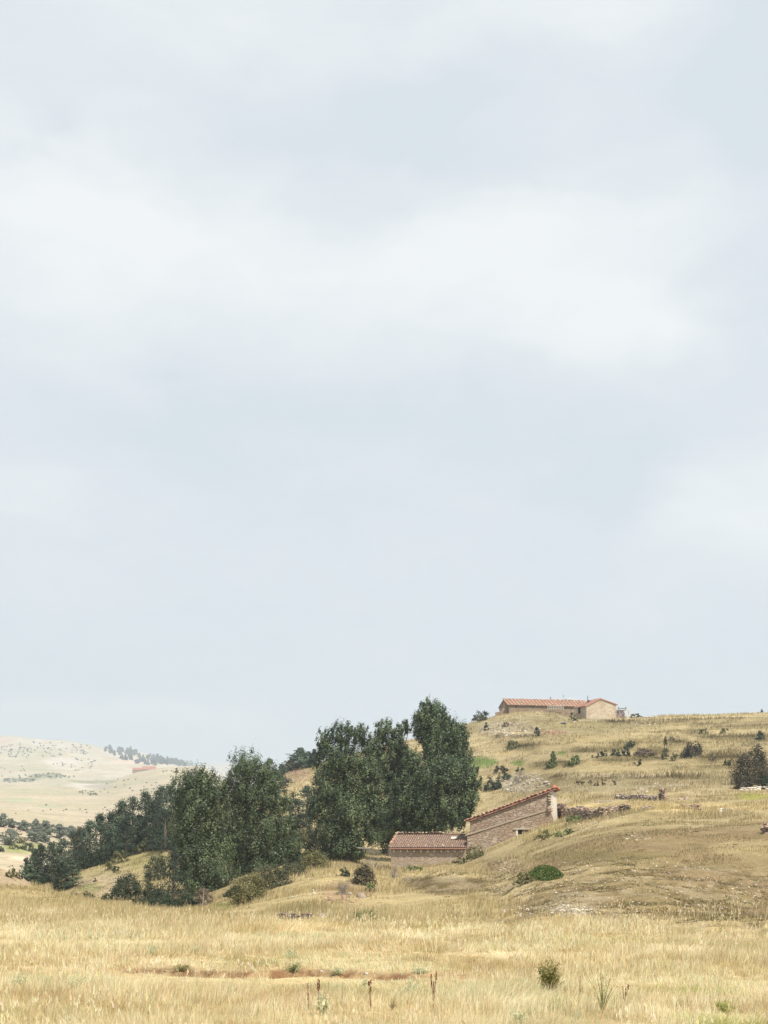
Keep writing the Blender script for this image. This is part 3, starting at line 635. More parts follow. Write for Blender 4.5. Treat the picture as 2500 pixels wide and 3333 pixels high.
poplar(1130, 2800, 165, [(1058,2412,26,40),(1110,2390,36,38),(1168,2390,32,32),(1060,2480,38,58),(1120,2470,48,58),(1068,2560,52,68),(1140,2560,50,62),(1045,2640,46,56),(1130,2640,66,58),(1190,2625,34,56),(1085,2705,58,46),(1165,2705,48,46),(1125,2755,56,40),(1085,2770,40,26),(1150,2778,36,22),(1205,2720,26,26),(1200,2430,30,34),(1195,2500,40,54),(1205,2565,34,52),(1222,2660,26,44),(1215,2600,30,40)],
       'big round headed poplar standing clear of the shed, dark below', 26, 1150)
poplar(1272, 2760, 186, [(1250,2375,30,30),(1310,2368,22,22),(1333,2375,12,26),(1228,2430,34,36),(1290,2420,36,36),(1262,2490,40,46),(1312,2490,36,46),(1275,2565,32,44),(1285,2620,36,50),(1270,2690,34,44),(1222,2480,32,50),(1238,2545,32,50),(1240,2650,34,50),(1245,2720,34,34),(1310,2640,40,60)],
       'ragged thin topped poplar between the two biggest poplars', 22, 620)
poplar(1392, 2750, 182, [(1388,2300,20,26),(1402,2350,34,40),(1375,2340,22,30),(1462,2350,18,32),(1472,2392,38,42),(1422,2420,44,46),(1490,2435,30,46),(1380,2390,26,36),(1440,2472,54,36),(1492,2405,34,46),(1500,2468,34,48),(1440,2395,46,58),(1372,2352,32,44),(1420,2330,34,40)],
       'tallest poplar, its pointed top rising above all others', 24, 760)
poplar(1402, 2760, 174, [(1342,2480,34,40),(1330,2560,44,48),(1400,2530,56,56),(1468,2530,54,56),(1510,2530,38,40),(1538,2550,30,34),(1546,2512,15,18),(1300,2620,44,46),(1370,2620,54,56),(1450,2610,54,54),(1524,2600,32,40),(1290,2680,34,34),(1350,2690,44,34),(1420,2680,44,34),(1478,2662,42,34),(1506,2640,30,22)],
       'widest poplar, its dense crown spreading over the shed roof', 26, 1200)

def pine(u, vt, vb, hw, label, sheet=None, ymin=120, ymax=1e9, tone=0, kind='cone', group='pines on the valley side', cat='pine', n=1.0, Yfix=None, shape=.75):
    sh = sheet or g; Y = Yfix or sh.hit(u, vb, ymin, ymax); bx = (u-CU)*Y/F; bz = float(sh.z(bx, Y)); k = Y/F
    H = (vb-vt)*k if Yfix is None else (VH-vt)*k-bz; R = hw*k*1.5; loc = np.array([bx, Y, bz])
    root = empty('pine_tree', loc, label, cat, group)
    nw = int(np.clip(H/.55, 7, 17)); cen = []
    for i in range(nw):
        t = .05+.92*i/(nw-1); rr = R*((1-t)**shape if kind == 'cone' else math.sin(math.pi*min(1, (t+.12)))**.6)*1.05+.05*R
        for j in range(RNG.integers(5, 8)):
            a = RNG.uniform(0, 6.283); ln = rr*RNG.uniform(.65, 1.12)
            for q in np.linspace(.3, 1, 5):
                cen.append((math.cos(a)*ln*q, math.sin(a)*ln*q, t*H+ln*q*.22*RNG.uniform(.2, 1.3)+RNG.normal(0, .03)*H))
    cen = np.array(cen); per = int(13*n); fdir = np.repeat(cen*np.array([1, 1, 0])/max(R, .1)+np.array([0, 0, .25]), per, 0); rep = np.repeat(cen, per, 0)
    rep = rep+RNG.normal(0, 1, rep.shape)*np.array([R*.10, R*.10, H*.022])
    fdir = fdir+(rep-np.repeat(cen, per, 0))/(R*.12+.01); V, f = leaf_quads(rep, k*PX*1.6, .35, .5, fdir)
    basec = np.array([(.040, .062, .042), (.060, .089, .056), (.098, .133, .078)])*[1, 1.3, 1.0, 1.0][tone]
    if tone == 2: basec = np.array([(.062, .062, .040), (.085, .080, .05), (.11, .10, .06)])
    if sheet is hl: basec = np.array([(.12, .145, .115), (.15, .175, .135), (.18, .205, .15)])  # far-slope pines: distance haze painted into a paler needle colour
    if tone == 3: basec = np.array([(.022, .038, .026), (.030, .048, .030), (.045, .065, .04)])
    cl = np.repeat(basec[RNG.choice(3, len(cen), p=[.4, .4, .2])], per, 0)*(1+RNG.normal(0, .2, (len(rep), 1)))
    mesh_np('crown', V, [f], M['pine'], np.repeat(np.clip(cl, .008, .4), 4, 0), root)
    t = Tube(); t.add([(0, 0, -.3), (0, 0, H*.5), (0, 0, H*.97)], [R*.09+.03, R*.06, .015], 6); t.obj('trunk', M['bark'], root)
    return root
# pines along the valley side, from the low end up to the poplars
for a in [
 (85, 2790, 2880, 22, 'lowest small pine at the valley mouth end of the row', 0), (113, 2764, 2880, 26, 'second pine from the low valley end of the row', 0),
 (137, 2746, 2875, 30, 'third pine from the low valley end, dense and blue green', 3), (170, 2735, 2865, 34, 'fourth pine from the low valley end, broad at its base', 0),
 (204, 2728, 2855, 36, 'fifth pine from the low valley end, thin feathery top', 1), (241, 2709, 2835, 34, 'sixth pine from the low valley end', 0),
 (262, 2698, 2830, 34, 'seventh pine in the row, slightly brownish tipped', 2), (291, 2676, 2815, 36, 'eighth pine in the row, grey green with spreading top', 1),
 (328, 2652, 2805, 36, 'sharp pointed pine midway along the row', 0), (362, 2650, 2790, 38, 'pine just above the sharp pointed one', 3),
 (398, 2614, 2785, 44, 'tall pine with a visible orange trunk midway up the row', 0), (432, 2597, 2775, 42, 'tall broad pine in the thick middle of the row', 1),
 (474, 2584, 2760, 44, 'dense pine second below the top end of the row', 0), (500, 2610, 2760, 40, 'shorter pine filling the gap near the row top', 3),
 (521, 2565, 2745, 40, 'high topped pine near the poplars', 0), (556, 2558, 2745, 44, 'highest pine of the row, touching the leaning poplar', 1),
 (380, 2660, 2790, 40, 'lighter green pine in the front of the thick middle', 1), (410, 2668, 2790, 34, 'dark pine standing below the tall trunked pine', 3), (455, 2655, 2765, 34, 'dark pine in front of the dense one', 3)]:
    pine(a[0], a[1], a[2], a[3], a[4], ymin=140, tone=a[5], Yfix=None, shape=.6)
pine(538, 2640, 2770, 50, 'wide dark pine half hidden behind the leaning poplar', tone=3, ymin=140, shape=.55)
pine(565, 2760, 2935, 42, 'very dark conifer under the leaning poplar, its base in the gully', tone=3, ymin=125, shape=.6)
pine(237, 2805, 2892, 26, 'pointed pine behind the dark juniper at the valley mouth', tone=0, ymin=125)
pine(94, 2817, 2880, 26, 'small bright green pine beside the round mound bush', tone=1, ymin=125)
pine(878, 2473, 2560, 32, 'dark leaning pine behind the round topped poplar', tone=0, ymin=200, kind='oval')
pine(908, 2520, 2580, 28, 'drooping pine beside the earth bank', tone=3, ymin=200, kind='oval')
pine(919, 2489, 2525, 15, 'small pine on the skyline left of the earth bank', tone=0, ymin=220)
pine(950, 2468, 2508, 20, 'round pinkish green pine on top of the earth bank', tone=2, ymin=250, kind='oval')
pine(978, 2434, 2500, 28, 'tallest skyline pine above the earth bank', tone=0, ymin=250, kind='oval')
pine(1003, 2448, 2500, 22, 'greyish pine beside the tallest skyline pine', tone=1, ymin=250, kind='oval')
pine(1024, 2442, 2495, 16, 'dark pine tip showing at the big poplar edge on the skyline', tone=3, ymin=250)
pine(975, 2477, 2500, 8, 'tiny bright pine sapling on the earth bank top', tone=1, ymin=250)
pine(1000, 2562, 2660, 36, 'stocky blue green pine in the gap between the poplars', tone=0, ymin=190, kind='oval')
pine(962, 2605, 2680, 34, 'dark low pine beside the stocky one in the poplar gap', tone=3, ymin=190, kind='oval')
# single trees on the opposite valley side
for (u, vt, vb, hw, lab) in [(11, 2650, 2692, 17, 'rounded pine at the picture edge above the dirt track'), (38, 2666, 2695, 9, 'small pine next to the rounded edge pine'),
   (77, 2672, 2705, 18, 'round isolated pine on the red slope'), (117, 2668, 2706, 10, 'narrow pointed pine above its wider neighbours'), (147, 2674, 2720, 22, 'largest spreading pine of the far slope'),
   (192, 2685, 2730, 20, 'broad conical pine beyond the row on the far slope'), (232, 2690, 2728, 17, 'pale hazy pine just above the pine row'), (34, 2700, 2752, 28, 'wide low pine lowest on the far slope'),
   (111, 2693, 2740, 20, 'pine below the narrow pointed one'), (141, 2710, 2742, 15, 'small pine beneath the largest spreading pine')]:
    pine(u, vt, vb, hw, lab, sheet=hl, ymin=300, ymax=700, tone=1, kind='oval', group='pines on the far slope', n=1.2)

BK = { # leaf colours, elongation, density
 'juniper': ([(.024, .040, .022), (.034, .052, .026), (.055, .072, .035)], .05), 'olive': ([(.10, .10, .04), (.15, .145, .06), (.20, .19, .08)], .1),
 'thorn': ([(.045, .055, .03), (.07, .078, .04), (.10, .10, .055)], .12), 'brown': ([(.14, .105, .075), (.19, .145, .10), (.24, .19, .13)], .3),
 'sloe': ([(.042, .038, .024), (.065, .055, .036), (.095, .078, .05)], .2), 'green': ([(.10, .14, .05), (.15, .19, .07), (.20, .24, .09)], .05), 'mat': ([(.05, .085, .02), (.08, .12, .026), (.12, .155, .04)], .0),
 'twig': ([(.22, .19, .16), (.28, .24, .20), (.33, .29, .25)], 1.)}
def bush(u, vt, vb, hw, kind, label, name='shrub', ymin=60, Yfix=None, sheet=None, group=None, cat='shrub', shape='dome', dens=1.0, px=1.8):
    sh = sheet or g; Y = Yfix or sh.hit(u, vb-.08*(vb-vt), ymin); k = Y/F; bx = (u-CU)*k; bz = float(sh.z(bx, Y)); loc = np.array([bx, Y, bz])
    H = max((VH-vt)*k-bz, .6*(vb-vt)*k); R = hw*k
    cols_, tw = BK[kind]; big = (vb-vt) > 26 and hw > 12
    nl = int(np.clip(hw*(vb-vt)*.9*dens, 70, 9000)); nc = max(10, nl//16)
    if shape == 'cone':
        t = RNG.random(nc)**1.3; a = RNG.uniform(0, 6.283, nc); r = R*(1-t)**.6*RNG.uniform(.55, 1.05, nc); cen = np.stack([np.cos(a)*r, np.sin(a)*r, t*H*.97], -1); rad = np.full(nc, R*.16)
    else:
        ph = RNG.uniform(0, 6.283, nc); zf = RNG.random(nc)**1.15; sd_ = RNG.uniform(0, 50)
        wl = name in ('weed_clump', 'scrub_patch', 'juniper') or not big; lump = (.72 if wl else .48)+(.45 if wl else .85)*vnoise(np.cos(ph)*2.3+sd_, np.sin(ph)*2.3+zf*3.4, 11); q_ = .5+.5*RNG.random(nc)**.5
        rr = R*1.12*np.sqrt(np.maximum(0, 1-zf**2))**.75*lump*q_
        cen = np.stack([np.cos(ph)*rr, np.sin(ph)*rr, H*.95*zf*(.62+.62*vnoise(np.cos(ph)*2.2+sd_, np.sin(ph)*1.6, 12))], -1); rad = np.full(nc, (R+H)*.055)
    per = max(4, nl//nc); L = np.repeat(cen, per, 0); L = L+RNG.normal(0, 1, L.shape)*np.repeat(rad, per)[:, None]*np.array([.8, .8, .8]); L[:, 2] = np.maximum(L[:, 2], -.05)
    V, f = leaf_quads(L, k*PX*px, .3, .5 if kind not in ('twig',) else .15, None if kind == 'twig' else (L-np.repeat(cen, per, 0))/np.repeat(rad, per)[:, None]*.8+L*np.array([1, 1, .8])/max(R, .05))
    cl = np.repeat(np.array(cols_)[RNG.choice(3, nc, p=[.4, .4, .2])], per, 0)*(1+RNG.normal(0, .18, (len(L), 1)))
    col = np.repeat(np.clip(cl, .008, .6), 4, 0)
    def stems():
        t = Tube()
        for i in range(7 if kind != 'twig' else 26):
            c = cen[RNG.integers(len(cen))]*RNG.uniform(.8, 1.12); w = max(.012, k*PX*.28)
            t.add([(c[0]*.12, c[1]*.12, -.1), (c[0]*.5+RNG.normal(0, .05)*R, c[1]*.5, c[2]*.6), c], [w*1.6, w, w*.4], 4)
        return t
    if shape == 'mat':
        n_ = 5200; a_ = RNG.uniform(0, 6.283, n_); r_ = np.sqrt(RNG.random(n_)); vc = (vt+vb)/2; pts = []
        for i in range(n_):
            uu = u+hw*r_[i]*math.cos(a_[i])*(1+.12*math.sin(3*a_[i])); vv = vc+(vb-vt)/2*r_[i]*math.sin(a_[i]); y_ = sh.hit(uu, vv, 60); x_ = (uu-CU)*y_/F
            pts.append((x_, y_, float(sh.z(x_, y_))+RNG.random()*.30*(1-r_[i]**3)))
        L = np.array(pts)-loc; cen = L[::40]*np.array([1, 1, .4]); V, f = leaf_quads(L, k*PX*1.9, .5, .5); col = np.repeat(np.clip(np.array(cols_)[RNG.integers(0, 3, n_)]*(1+RNG.normal(0, .2, (n_, 1))), .01, .5), 4, 0)
    if big:
        root = empty(name, loc, label, cat, group)
        mesh_np('foliage', V, [f], M['bush'], col, root); stems().obj('stem', M['bark'] if kind != 'twig' else M['twig'], root); return root
    o = mesh_np(name, V, [f], M['bush'], col, loc=None); o.location = loc; return tag(o, label, cat, group)

B = bush
for u in range(95, 575, 17):
    vb_ = float(np.interp(u, [95, 280, 380, 480, 575], [2882, 2832, 2792, 2768, 2765])); B(u+random.uniform(-5, 5), vb_-random.uniform(34, 62), vb_+random.uniform(-6, 8), random.uniform(20, 30), random.choice(['juniper', 'thorn', 'juniper']), 'dark undergrowth shrub filling the foot of the pine belt', 'undergrowth_shrub', 140, group='undergrowth of the pine belt')
# gully and valley mouth
B(200, 2805, 2908, 30, 'juniper', 'dark upright juniper at the valley mouth, tallest of the low bushes', 'juniper', 120, shape='cone', cat='juniper')
B(151, 2830, 2885, 20, 'green', 'pale green bush beside the dark upright juniper', ymin=120)
B(36, 2822, 2860, 18, 'olive', 'olive bush on the bare earth mound at the valley mouth', ymin=100)
B(60, 2838, 2862, 14, 'brown', 'low brown bush on the bare mound crest', ymin=100)
B(260, 2762, 2835, 28, 'thorn', 'brownish rounded tree shrub in front of the pine row', ymin=140, dens=1.3)
B(301, 2770, 2820, 18, 'thorn', 'dark shrub next to the brownish rounded one', ymin=140)
B(331, 2778, 2815, 20, 'juniper', 'dark green shrub at the middle of the row foot', ymin=140)
B(388, 2768, 2812, 26, 'olive', 'olive shrub at the foot of the tall trunked pine', ymin=140)
B(354, 2798, 2836, 13, 'olive', 'small olive bush on the pebbled slope', ymin=140)
B(378, 2815, 2842, 12, 'juniper', 'small dark bush on the pebbled slope', ymin=140)
B(309, 2855, 2872, 6, 'brown', 'tiny brown bush alone on the pebbled slope', ymin=140)
B(477, 2725, 2775, 25, 'olive', 'yellowish round shrub high on the pebbled slope', ymin=160)
B(440, 2735, 2770, 22, 'olive', 'olive shrub beside the yellowish round one', ymin=160)
B(507, 2745, 2775, 6, 'juniper', 'tiny pointed juniper on the grassy slope', 'juniper', 160, shape='cone', cat='juniper')
B(512, 2780, 2870, 40, 'thorn', 'tall grey brown shrub beside the leaning poplar', ymin=140, dens=1.1)
B(411, 2845, 2935, 50, 'juniper', 'biggest dark green juniper thicket at the slope foot', ymin=118, dens=1.2)
B(494, 2865, 2938, 34, 'thorn', 'brown green shrub adjoining the big juniper thicket', ymin=118)
B(347, 2905, 2935, 20, 'juniper', 'low dark bush at the small slope foot', ymin=112)
B(250, 2902, 2922, 22, 'brown', 'low brown brush at the field crest', ymin=105)
B(284, 2902, 2925, 15, 'thorn', 'dark low bush at the end of the brown brush', ymin=105)
B(303, 2910, 2922, 8, 'juniper', 'very small dark bush between brush and slope', ymin=105)
B(452, 2922, 2948, 24, 'thorn', 'low grey green bush before the juniper thicket', ymin=105)
B(530, 2905, 2965, 60, 'juniper', 'long low dark bush in the gully shade under the leaning poplar', ymin=105, dens=1.1)
B(605, 2905, 2968, 45, 'juniper', 'darkest low bush against the leaning poplar trunk', ymin=105)
B(662, 2885, 2955, 34, 'brown', 'dry reddish brush beside the poplar trunk foot', ymin=120, dens=.7)
B(770, 2880, 2945, 30, 'juniper', 'dark bush in the shade between the poplar trunks', ymin=122)
B(815, 2838, 2950, 60, 'olive', 'large rounded olive green bush at the bank foot', ymin=100, dens=1.0)
B(890, 2812, 2905, 55, 'thorn', 'broad dark green bush climbing the bank above the rounded one', ymin=110)
B(955, 2805, 2868, 48, 'thorn', 'upper dark end of the bank bushes', ymin=118)
B(1020, 2762, 2835, 48, 'olive', 'olive green bush before the big round headed poplar', ymin=120)
B(985, 2650, 2745, 42, 'juniper', 'dark tall shrub under the stocky pine in the poplar gap', ymin=190)
B(935, 2690, 2785, 40, 'thorn', 'dark shrub against the round topped poplar in the gap', ymin=180)
B(1030, 2700, 2790, 34, 'thorn', 'shaded shrub under the big round headed poplar', ymin=170)
B(965, 2770, 2815, 36, 'juniper', 'dark bush behind the olive bank bush', ymin=140)
B(990, 2712, 2762, 40, 'olive', 'brownish olive shrub in the poplar gap', ymin=180)
B(905, 2740, 2800, 40, 'thorn', 'shaded shrub under the round topped poplar', ymin=170)
# round the shed
B(1181, 2815, 2885, 36, 'sloe', 'dark round bush on the bank before the shed', ymin=90, dens=1.2)
B(1122, 2822, 2855, 15, 'juniper', 'spiky small dark bush on the bank crest', ymin=100)
B(1117, 2865, 2920, 26, 'twig', 'leafless grey brown twiggy shrub on the earth bank', ymin=88, dens=.8)
B(1205, 2868, 2905, 18, 'green', 'lime green bush beneath the dark round one', ymin=86)
B(1215, 2795, 2835, 40, 'twig', 'bare silvery brushwood beside the shed corner', 'brushwood', 130, cat='brushwood', dens=.6)
B(1282, 2822, 2862, 20, 'twig', 'bare brown shrub before the shed corner', ymin=110, dens=.8)
B(1254, 2748, 2782, 18, 'juniper', 'dark leafy bush at the shed end wall', ymin=150)
B(1345, 2818, 2838, 30, 'green', 'green weeds along the foot of the shed wall', 'weed_clump', 130, cat='weeds')
B(1545, 2752, 2800, 34, 'olive', 'olive shrub where shed and barn meet', ymin=130, dens=.8)
B(1500, 2790, 2815, 24, 'olive', 'straw green tuft of weeds below the olive shrub', 'weed_clump', 125, cat='weeds')
B(1775, 2820, 2868, 56, 'mat', 'bright green cushion juniper spread flat on the slope', 'creeping_juniper', 68, cat='juniper', shape='mat')
B(1706, 2838, 2880, 30, 'olive', 'brown centred end of the green cushion juniper', 'creeping_juniper', 78, cat='juniper')
B(1185, 2958, 3005, 48, 'green', 'fresh green feathery patch of weeds at the field edge', 'weed_clump', 56, cat='weeds', dens=.5)
B(1835, 2690, 2725, 30, 'green', 'tall pale green weeds below the rubble heap', 'weed_clump', 110, cat='weeds', dens=.6)
B(1770, 2700, 2735, 30, 'olive', 'dull green weeds below the barn window', 'weed_clump', 110, cat='weeds', dens=.6)
B(1870, 2655, 2680, 26, 'green', 'green tuft on the bank between rubble heap and wall', 'weed_clump', 110, cat='weeds')
# upper hillside
B(1567, 2312, 2350, 24, 'thorn', 'grey green bush alone on the skyline before the hilltop barn', ymin=300)
B(1583, 2352, 2378, 9, 'juniper', 'slim dark juniper beside the rock outcrop', 'juniper', 280, shape='cone', cat='juniper')
B(1645, 2350, 2368, 14, 'brown', 'small grey shrub on the rock outcrop below the hilltop barn', ymin=280)
B(1747, 2368, 2402, 14, 'juniper', 'cone shaped dark juniper below the hilltop barn', 'juniper', 260, shape='cone', cat='juniper')
B(1668, 2405, 2440, 24, 'olive', 'round grey olive bush below the cone juniper', ymin=240)
B(1800, 2445, 2500, 14, 'green', 'slim column of green shrub midway up the slope', ymin=200, shape='cone', dens=1.4)
B(1784, 2480, 2500, 13, 'green', 'low green shrub beside the slim column', ymin=200)
B(1872, 2458, 2490, 20, 'green', 'medium green bush on the terrace near the slim column', ymin=200)
B(1848, 2476, 2492, 12, 'olive', 'small olive bush touching the medium green one', ymin=200)
B(1628, 2490, 2516, 24, 'sloe', 'dark wide bush above the steep bank', ymin=180)
B(1695, 2498, 2512, 14, 'thorn', 'small dark bush near the grassy green patch', ymin=180)
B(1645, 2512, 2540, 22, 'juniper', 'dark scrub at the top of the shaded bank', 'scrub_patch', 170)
B(1606, 2530, 2575, 30, 'juniper', 'dark scrub standing in for a shadow strip down the bank', 'scrub_patch', 170)  # dark leaves added in place of the bank's shadow strip
B(1688, 2512, 2552, 18, 'twig', 'bare brown shrub on the grey rocky slope', ymin=160, dens=.8)
B(1965, 2442, 2464, 13, 'juniper', 'round dark bush first in the terrace line', ymin=200)
B(1939, 2450, 2468, 11, 'brown', 'grey brown bush before the terrace line', ymin=200)
B(2003, 2436, 2462, 16, 'juniper', 'spreading dark bush second in the terrace line', ymin=200)
B(2037, 2430, 2462, 14, 'juniper', 'dark pointed bush third in the terrace line', ymin=200)
B(2051, 2412, 2436, 16, 'juniper', 'dark bush just above the terrace line', ymin=210)
B(2080, 2472, 2494, 9, 'juniper', 'small dark bush low on the terrace', ymin=190)
B(2064, 2479, 2492, 5, 'brown', 'tiny bush beside the small low one', ymin=190)
B(2100, 2436, 2458, 34, 'brown', 'low brown hump of scrub on the terrace edge', 'scrub_patch', 200, cat='scrub', dens=2.2)
for i, u in enumerate([1883, 1898, 1922, 1941, 1966, 1997]):
    B(u, 2533+(i*5) % 9, 2556+(i*3) % 5, 8, 'brown', ['first brown weed bush from the barn end of the grey slope', 'second brown weed bush on the grey slope', 'third brown weed bush on the grey slope, squat', 'fourth brown weed bush, smallest on the grey slope', 'fifth brown weed bush on the grey slope, widest', 'last brown weed bush on the grey slope'][i], 'weed_bush', 150, cat='shrub', group='brown weed bushes')
B(2474, 2378, 2408, 16, 'juniper', 'neat cone shaped juniper on the top terrace', 'juniper', 260, shape='cone', cat='juniper')
B(2480, 2308, 2322, 5, 'juniper', 'tiny lone conifer on the skyline', 'juniper', 350, shape='cone', cat='juniper')
B(2358, 2366, 2388, 12, 'olive', 'olive bush on the top terrace', ymin=260)
B(2291, 2370, 2390, 16, 'olive', 'straggly olive bush west of the top terrace bush', ymin=260)
B(2252, 2414, 2470, 36, 'sloe', 'large dark round bush on the middle terrace', ymin=200, dens=1.3)
B(2165, 2398, 2478, 13, 'olive', 'thin straggly sapling beside the large round bush', 'sapling', 200, cat='sapling', shape='cone', dens=.9)
B(2195, 2445, 2478, 11, 'olive', 'low straggly shrub between sapling and round bush', ymin=200)
B(2186, 2396, 2412, 8, 'thorn', 'small dark bush above the straggly sapling', ymin=220)
B(2454, 2435, 2560, 62, 'sloe', 'biggest dark bush, tree sized, beside the pale wall', ymin=140, dens=1.2)
B(2420, 2525, 2572, 34, 'sloe', 'brown purple lower bush in front of the biggest one', ymin=130)
B(2500, 2520, 2572, 36, 'juniper', 'deep green bush under the biggest one at the picture edge', ymin=130)
B(2368, 2468, 2494, 13, 'thorn', 'small thorny shrub between round bush and biggest bush', ymin=170)
B(2384, 2464, 2482, 7, 'brown', 'tiny brown shrub next to the small thorny one', ymin=170)
B(2320, 2455, 2480, 12, 'brown', 'brownish shrub on the bank by the large round bush', ymin=170)
# far slope shrubs
for (u, vt, vb, hw, kd, lab) in [(90, 2740, 2772, 24, 'thorn', 'grey scrubby bush above the pale dirt track'), (45, 2744, 2765, 18, 'olive', 'olive bush low on the far slope'), (8, 2752, 2775, 12, 'thorn', 'bush at the picture edge on the far slope'), (70, 2725, 2748, 16, 'olive', 'green bush among the far slope pines')]:
    B(u, vt, vb, hw, kd, lab, sheet=hl, ymin=270)

# woodland and scrub on the far hills, one mass
def far_mass(name, label, spec, cat, leafpx=1.9):
    Ls, Cs, Sz = [], [], []
    for (u, v, rw, h, tone) in spec:
        p = hl.at(u, v, 560); k = p[1]/F; n = int(np.clip(rw*h*1.5, 14, 260))
        t = RNG.random(n); a = RNG.uniform(0, 6.283, n); r = rw*k*np.sqrt(RNG.random(n))*(1-.65*t)
        Ls.append(p+np.stack([np.cos(a)*r, np.sin(a)*r, t*h*k], -1)); Sz.append(np.full(n, k*PX*leafpx))
        Cs.append(np.array(tone)*(1+RNG.normal(0, .25, (n, 1))))
    L = np.concatenate(Ls); V, f = leaf_quads(L, np.concatenate(Sz), .3, .6)
    return tag(mesh_np(name, V, [f], M['bush'], np.repeat(np.clip(np.concatenate(Cs), .01, .5), 4, 0)), label, cat, kind='stuff')
sp = []
for _ in range(150):
    t = random.random()**.8; u = 345+262*t+random.gauss(0, 9); band = (2428+62*t+random.gauss(0, 3), 2446+48*t+22*math.sin(3.1*min(t*1.2, 1)))
    sp.append((u, band[0]+(band[1]-band[0])*random.random()**1.0, random.uniform(3, 8), random.uniform(5, 17), random.choice([(.045, .06, .045), (.06, .075, .055), (.085, .09, .06)])))
far_mass('woodland', 'hazy blue pine wood on the shoulder of the far hill', sp, 'wood')
sp = []
for (u, v, ru, rv, n) in [(150, 2440, 160, 25, 70), (60, 2450, 60, 18, 30), (150, 2525, 60, 8, 30), (60, 2540, 55, 6, 30), (200, 2530, 50, 5, 22), (290, 2582, 40, 8, 22), (270, 2450, 12, 8, 10), (420, 2560, 120, 25, 22), (560, 2515, 40, 8, 8), (250, 2490, 80, 20, 26), (40, 2520, 60, 30, 20), (200, 2640, 180, 20, 14)]:
    for _ in range(n):
        a = random.uniform(0, 6.283); r = math.sqrt(random.random()); sp.append((u+ru*r*math.cos(a), v+rv*r*math.sin(a), random.uniform(1.2, 4)**1.25, random.uniform(1.2, 3.6), random.choice([(.09, .095, .065), (.13, .13, .08), (.17, .155, .10)])))
far_mass('scrub', 'dark scrub speckled over the far pale hillsides', sp, 'scrub', 1.5)

# ------------------------------------------------------------------ buildings
class MB:
    def __init__(s): s.V, s.F, s.C = [], [], []
    def poly(s, pts, col=None):
        k = len(s.V); s.V += [tuple(p) for p in pts]; s.F.append(tuple(range(k, k+len(pts))))
    def prism(s, pts, d):
        """closed solid: polygon pts swept by vector d"""
        pts = [np.asarray(p, float) for p in pts]; d = np.asarray(d, float); n = len(pts); k = len(s.V)
        s.V += [tuple(p) for p in pts]+[tuple(p+d) for p in pts]
        s.F.append(tuple(range(k, k+n))); s.F.append(tuple(range(k+2*n-1, k+n-1, -1)))
        for i in range(n): j = (i+1) % n; s.F.append((k+j, k+i, k+n+i, k+n+j))
    def box(s, a, b_):
        (x0, y0, z0), (x1, y1, z1) = a, b_; s.prism([(x0, y0, z0), (x1, y0, z0), (x1, y0, z1), (x0, y0, z1)], (0, y1-y0, 0))
    def bar(s, a, b_, w, h=None):
        a = np.asarray(a, float); b_ = np.asarray(b_, float); t = (b_-a)/np.linalg.norm(b_-a); h = h or w
        x = np.cross(t, (0, 0, 1)); x = x/np.linalg.norm(x) if np.linalg.norm(x) > .01 else np.array([1., 0, 0]); y = np.cross(x, t)
        s.prism([a-x*w/2-y*h/2, a+x*w/2-y*h/2, a+x*w/2+y*h/2, a-x*w/2+y*h/2], b_-a)
    def obj(s, name, mat, parent=None, loc=None, bevel=0.0):
        me = bpy.data.meshes.new(name); me.from_pydata(s.V, [], s.F); me.materials.append(mat)
        import bmesh
        bm = bmesh.new(); bm.from_mesh(me); bmesh.ops.recalc_face_normals(bm, faces=bm.faces)
        bm.to_mesh(me); bm.free(); me.update()
        o = bpy.data.objects.new(name, me); link(o, parent)
        if loc is not None: o.location = loc
        return o
class Frame:
    def __init__(s, origin, ang): s.o = np.asarray(origin, float); s.a = ang; s.ex = np.array([math.cos(ang), math.sin(ang), 0]); s.ey = np.array([-math.sin(ang), math.cos(ang), 0])
    def on(s, u, v, y):
        """the local point of the plane local-y = y that is seen at (u, v)"""
        d = np.array([(u-CU)/F, 1.0, (VH-v)/F]); t = (s.o@s.ey+y)/(d@s.ey); p = d*t-s.o
        return np.array([p@s.ex, y, p[2]])
def tiles(name, a, ex, sl, L, Sl, pitch, row, colfn, parent, rad=None, mat=None, jz=.015):
    """rows of curved cover tiles over a plane from point a along ex (length L) and up the slope sl (length Sl)"""
    a = np.asarray(a, float); ex = np.asarray(ex, float); sl = np.asarray(sl, float); nrm = np.cross(ex, sl); nrm = nrm/np.linalg.norm(nrm); nrm *= np.sign(nrm[2])
    nx = max(1, round(L/pitch)); nr = max(1, round(Sl/row)); px = L/nx; pr = Sl/nr; r = rad or px*.42
    V, Fc, Cc = [], [], []; seg = 5
    for i in range(nx):
        for j in range(nr):
            k = len(V); col = colfn(i, j, nx, nr); lift = RNG.uniform(0, jz); dx = RNG.normal(0, .04)*px
            for e, (s0, rr, up) in enumerate(((j*pr-.04, r*1.08, .03), ((j+1)*pr, r*.9, .0))):
                for q in range(seg+1):
                    an = math.pi*q/seg; V.append(a+ex*((i+.5)*px+dx-rr*math.cos(an))+sl*s0+nrm*(rr*.75*math.sin(an)+up+lift)); Cc.append(col)
            for q in range(seg): Fc.append((k+q, k+q+1, k+seg+1+q+1, k+seg+1+q))
    k = len(V)   # channel plane under the covers
    for p in (a-sl*.02, a+ex*L-sl*.02, a+ex*L+sl*Sl, a+sl*Sl): V.append(p+nrm*.004); Cc.append(np.array(colfn(0, 0, nx, nr))*.55)
    Fc.append((k, k+1, k+2, k+3))
    return mesh_np(name, np.array(V), [np.array(Fc)], mat or M['tile'], np.array(Cc), parent)
